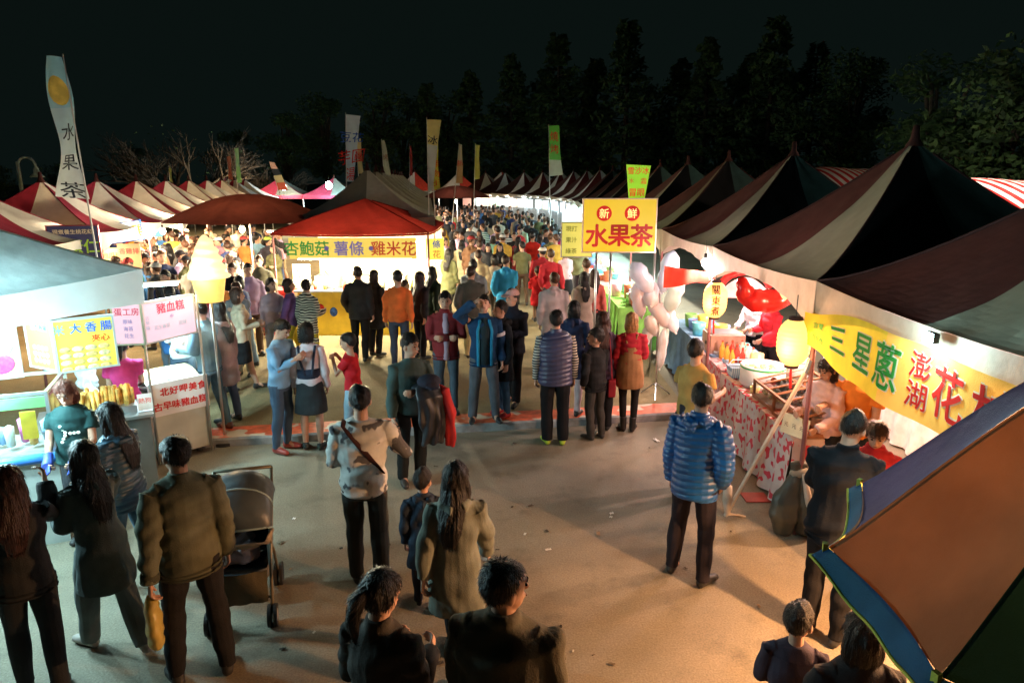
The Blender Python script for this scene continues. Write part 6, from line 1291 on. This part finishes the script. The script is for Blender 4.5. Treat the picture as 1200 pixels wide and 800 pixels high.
# ------------------------------------------------------------------ customers at the kiosk and people in the lane
MID = [
 ('man in a dark grey jacket ordering at the kiosk', 418, 312, 183, 'm', 'short', 'jacket', (.03, .032, .035), 'trousers', BLK),
 ('woman in a long black coat with a cream shoulder bag at the kiosk', 437, 316, 176, 'f', 'bob', 'coat', (.02, .022, .022), 'trousers', BLK),
 ('person in an orange top at the right of the kiosk counter', 465, 317, 185, 'm', 'short', 'sweater', (.70, .14, .03), 'jeans', (.05, .06, .09)),
 ('long haired woman in black at the right of the kiosk', 491, 318, 165, 'f', 'long', 'jacket', (.02, .02, .025), 'trousers', BLK),
 ('woman in a dark green coat behind the maroon jacket man', 505, 312, 172, 'f', 'long', 'coat', (.03, .05, .035), 'trousers', BLK),
 ('boy in a red shirt reaching toward the kiosk counter', 473, 328, 140, 'm', 'short', 'tee', (.5, .05, .07), 'trousers', (.2, .2, .14)),
 ('woman in a zebra striped poncho left of the kiosk', 357, 327, 180, 'f', 'bun', 'coat', (.05, .05, .05), 'loose', (.6, .45, .04)),
 ('woman in a purple top with brown hair beside the zebra poncho', 336, 326, 110, 'f', 'bob', 'shirt', (.16, .08, .22), 'trousers', (.6, .45, .05)),
 ('person in a dull pink top left of the zebra poncho', 317, 325, 40, 'f', 'bob', 'shirt', (.50, .38, .45), 'trousers', (.3, .3, .35)),
 ('man in a sky blue hoodie in the middle of the lane', 593, 299, 184, 'm', 'short', 'coat', (.03, .28, .55), 'jeans', (.05, .06, .1)),
 ('person in a grey hooded top beside the blue hoodie', 554, 304, 175, 'm', 'short', 'coat', (.20, .22, .24), 'jeans', (.1, .12, .15)),
 ('woman in a cream sweater beside the blue hoodie', 579, 298, 190, 'f', 'bob', 'sweater', (.62, .54, .40), 'trousers', (.12, .1, .08)),
 ('man in a pale grey hoodie near the purplish vest', 650, 319, 186, 'm', 'short', 'coat', (.40, .36, .38), 'trousers', (.5, .4, .35)),
 ('long haired woman in a beige coat below the balloons', 685, 318, 178, 'f', 'long', 'coat', (.45, .36, .30), 'trousers', (.55, .38, .36)),
 ('woman in a coral top at the green counter', 697, 315, 160, 'f', 'long', 'shirt', (.60, .14, .12), 'trousers', BLK),
 ('man in a dark shirt at the end of the green counter', 688, 303, 190, 'm', 'short', 'shirt', (.06, .05, .06), 'trousers', BLK),
 ('big man in a crimson sweater in the lane', 646, 292, 180, 'm', 'short', 'sweater', (.38, .02, .03), 'trousers', (.05, .04, .05)),
 ('child in a bright red coat at the crimson sweater man', 630, 312, 180, 'm', 'short', 'coat', (.60, .02, .03), 'tights', (.3, .18, .12)),
 ('person in a pale pink blouse and black skirt right of the red coats', 664, 290, 182, 'f', 'bob', 'shirt', (.62, .46, .52), 'skirt', BLK),
 ('person in a bright pink red jacket by the pale menu board', 659, 272, 185, 'm', 'short', 'jacket', (.65, .05, .16), 'trousers', (.04, .04, .06)),
 ('person in a vivid red shirt in the lane', 624, 272, 184, 'm', 'short', 'shirt', (.68, .03, .02), 'trousers', (.08, .09, .1)),
 ('person with a white cap in a dark red jacket', 636, 289, 175, 'm', 'cap', 'jacket', (.32, .02, .03), 'trousers', BLK),
 ('person in a navy and white hooped sweater in the lane', 594, 268, 182, 'm', 'short', 'sweater', (.05, .07, .10), 'trousers', (.06, .06, .07)),
 ('person in a green and white hooped sweater farther left', 566, 262, 186, 'm', 'short', 'sweater', (.10, .22, .14), 'trousers', (.05, .12, .1)),
 ('person in a pale green shirt between the hooped sweaters', 611, 262, 180, 'm', 'short', 'shirt', (.38, .52, .36), 'trousers', BLK),
 ('woman in a maroon coat beside the hooped sweater', 607, 277, 185, 'f', 'long', 'coat', (.24, .02, .03), 'trousers', BLK),
 ('child in a red jacket near the lane mouth flag', 552, 290, 175, 'f', 'bob', 'jacket', (.62, .05, .08), 'trousers', (.4, .4, .35)),
 ('person in a white shirt by the kiosk side sign', 514, 277, 20, 'm', 'short', 'shirt', (.72, .72, .64), 'trousers', (.3, .3, .28)),
 ('woman in a lilac white blouse near the lane mouth flag', 535, 271, 15, 'f', 'bob', 'shirt', (.60, .50, .66), 'trousers', (.25, .2, .4)),
 ('woman in an olive coat behind the kiosk corner', 525, 291, 170, 'f', 'long', 'coat', (.16, .17, .08), 'trousers', (.05, .05, .04)),
 ('person in a beige coat just right of the kiosk corner', 541, 281, 188, 'f', 'long', 'coat', (.45, .38, .22), 'trousers', (.2, .16, .1)),
 ('person in a mint top near the hooped sweaters', 578, 276, 170, 'f', 'bob', 'tee', (.25, .55, .40), 'trousers', (.1, .2, .12)),
 ('person in a pale tan jacket behind the grey hooded top', 560, 293, 170, 'm', 'short', 'jacket', (.45, .34, .2), 'trousers', (.3, .22, .14)),
 ('man in a dark jacket with khaki trousers near the kiosk mouth', 552, 312, 200, 'm', 'short', 'jacket', (.07, .07, .06), 'trousers', (.48, .38, .2)),
 ('person in a light blue tee at the left end of the kiosk', 300, 274, 188, 'm', 'short', 'tee', (.22, .42, .62), 'trousers', (.1, .1, .15)),
 ('person in a lime cap beside the light blue tee', 313, 277, 175, 'm', 'cap', 'jacket', (.05, .05, .07), 'trousers', BLK),
 ('person in a dark vest over pink sleeves near the kiosk', 322, 279, 182, 'f', 'bob', 'vest', (.05, .045, .06), 'jeans', (.1, .15, .3)),
 ('man in a dark drab jacket left of the kiosk', 303, 299, 30, 'm', 'short', 'jacket', (.09, .08, .05), 'trousers', (.2, .17, .1)),
]
for i, (lab, px, py, fc, sx, hr, tp, tc_, bt, bc) in enumerate(MID):
    kid = lab.startswith(('child', 'boy'))
    tm = None
    if lab.startswith('woman in a zebra'): tm = cloth((.62, .58, .45), kind='zebra', c2=(.02, .02, .02), scale=7)
    if 'white hooped' in lab: tm = cloth(tc_, kind='hstripe', c2=(.65, .68, .62), scale=5)
    P(lab, (px, py), fc + rng.uniform(-32, 32), 1.3 if kid else (1.6 if sx == 'f' else 1.71), tc_, bc, rng.choice((BLACKH, BLACKH, (.03, .015, .01), (.06, .03, .015))), topm=tm, lod=2, sex=sx, child=kid, hair=hr, top=tp, bottom=bt, cap_c=(.8, .8, .75) if 'white cap' in lab else (.4, .55, .1),
      armL=rng.choice(('down', 'hold', 'swingf', 'pocket')), armR=rng.choice(('down', 'hold', 'phone', 'swingb')), legs=rng.choice(('stand', 'step', 'walk', 'apart')), yaw=rng.choice((-30, -12, 0, 15, 32)), sleeve_m=cloth((.65, .35, .45)), group='people in the lane and at the kiosk')
def sb(t):
    b = MB(); b.tube([(0, 0, -.34), (0, 0, -.18), (0, 0, 0)], [(.12, .06), (.11, .05), (.04, .02)], 10); put('pouch', fuse(b, .016, 2), cloth((.6, .5, .35)), t); MB().tube([(.03, 0, -.04), (.05, -.02, .30), (-.02, 0, -.04)], [.012] * 3, 6).build('strap', cloth((.6, .5, .35)), t)
p = G(450, 352, 1.1); item('shoulder_bag', 'cream cloth bag on the back of the black coated woman at the kiosk', 'bag', None, thing('bag_anchor', 'x y z w', 'x', (0, 0, 0)), Vector((p.x, p.y - .1, 1.2)), sb)
bpy.data.objects.remove(bpy.data.objects['bag_anchor'])

# ------------------------------------------------------------------ the crowd
TOPS = [('black', (.018, .018, .02)), ('charcoal', (.06, .06, .065)), ('grey', (.22, .22, .23)), ('cream', (.62, .55, .42)), ('white', (.72, .70, .66)), ('mustard', (.55, .32, .05)), ('red', (.55, .03, .03)),
        ('navy', (.025, .04, .12)), ('blue', (.06, .2, .5)), ('pink', (.62, .3, .36)), ('brown', (.16, .08, .04)), ('olive', (.13, .13, .06)), ('teal', (.04, .2, .2)), ('lilac', (.4, .3, .5)), ('tan', (.42, .3, .18)), ('orange', (.6, .2, .05))]
BOTS = [('black', (.012, .012, .014)), ('dark denim', (.04, .06, .10)), ('light denim', (.2, .28, .36)), ('khaki', (.35, .28, .18)), ('grey', (.15, .15, .16)), ('brown', (.1, .06, .04))]
ARCH = [dict(sex='m', hair='short', top='jacket', bottom='trousers', armL='down', armR='down', legs='stand'), dict(sex='m', hair='short', top='tee', bottom='jeans', armL='hold', armR='down', legs='step'),
        dict(sex='f', hair='long', top='coat', bottom='trousers', armL='hold', armR='hold', legs='stand'), dict(sex='f', hair='bob', top='sweater', bottom='jeans', armL='down', armR='hold', legs='step'),
        dict(sex='f', hair='tail', top='shirt', bottom='trousers', armL='phone', armR='down', legs='stand'), dict(sex='m', hair='cap', top='coat', bottom='trousers', armL='down', armR='phone', legs='walk')]
ARCH += [dict(sex='m', hair='short', top='sweater', bottom='trousers', armL='pocket', armR='pocket', legs='apart'), dict(sex='f', hair='long', top='shirt', bottom='skirt', armL='phone', armR='hold', legs='close'),
         dict(sex='m', hair='short', top='shirt', bottom='jeans', armL='cross', armR='cross', legs='apart', fat=.03), dict(sex='f', hair='bun', top='coat', bottom='tights', armL='swingf', armR='swingb', legs='walk'), dict(sex='m', hair='cap', top='tee', bottom='shorts', armL='eat', armR='down', legs='step')]
ADESC = ['short haired man', 'short haired man', 'long haired woman', 'bob haired woman', 'ponytailed woman', 'person in a cap', 'man with hands in pockets', 'long haired woman', 'stout man', 'woman with gathered hair', 'person in a cap']
GARM = {'jacket': 'jacket', 'tee': 'tee', 'coat': 'hooded coat', 'sweater': 'sweater', 'shirt': 'shirt'}
occ = [(o.location.x, o.location.y) for o in bpy.data.objects if o.name.startswith('person') and o.parent is None]
used = set()
def scatter(n, region, where, lod, group, dark=0.0, face=None, mind=.5, shared=None):
    k = 0; tries = 0
    while k < n and tries < n * 60:
        tries += 1; x, y = region()
        if any((x - a) ** 2 + (y - b_) ** 2 < mind * mind for a, b_ in occ): continue
        ai = rng.randrange(len(ARCH)); A = ARCH[ai]
        tn, tc_ = TOPS[rng.choice((0, 0, 1, 7, 10, 11))] if rng.random() < dark else rng.choice(TOPS); bn_, bc = rng.choice(BOTS)
        lab = '%s, %s %s, %s %s, %s' % (ADESC[ai], tn, GARM[A['top']], bn_, {'skirt': 'skirt', 'shorts': 'shorts', 'tights': 'leggings'}.get(A['bottom'], 'trousers'), where)
        if shared: lab = shared
        elif lab in used: continue
        used.add(lab); occ.append((x, y)); j = lambda c_: tuple(max(.004, v * rng.uniform(.85, 1.15)) for v in c_)
        kw = dict(A); 
        if lod < 3: kw['yaw'] = rng.choice((-25, 0, 25))
        fc = face() if face else rng.uniform(0, 360)
        P(lab, (x, y), fc, rng.uniform(1.54, 1.63) if A['sex'] == 'f' else rng.uniform(1.64, 1.76), tc_, bc, rng.choice((BLACKH, BLACKH, (.035, .016, .01), (.08, .035, .018))), at='world', lod=lod, group=group, cap_c=rng.choice(((.6, .6, .58), (.03, .03, .04), (.4, .05, .05))), **kw)
        k += 1
def left_region():
    while True:
        px = rng.uniform(130, 335); py = rng.uniform(264, 332); p = G(px, py, 1.65 + PLAZA)
        if px > 300 and py > 285: continue
        if px < 185 and py > 312: continue
        return p.x, p.y
scatter(88, left_region, 'in the left crowd', 2, 'crowd between the left tents and the kiosk', .15)
def lane(y0, y1):
    def f():
        y = rng.uniform(y0, y1); xl = -1.75 - .12 * (y - 15.7); return rng.uniform(xl + .3, 1.75 if y < 30 else 1.75 - (y - 30) * .17), y
    return f
aw = lambda: rng.choice((180, 180, 180, 0)) + rng.uniform(-35, 35)
scatter(34, lane(17, 26), 'in the lane past the kiosk', 2, 'crowd in the lane past the kiosk', .55, aw, .45)
scatter(70, lane(25.5, 39), '', 3, 'packed crowd far down the lane', .7, aw, .42, shared='small figure in the packed crowd far down the central lane')
scatter(34, lane(38.5, 43), '', 3, 'crowd at the far end of the lane', .75, aw, .42, shared='tiny figure in the crowd where the central lane ends')

bpy.data.scenes.remove(TMP)
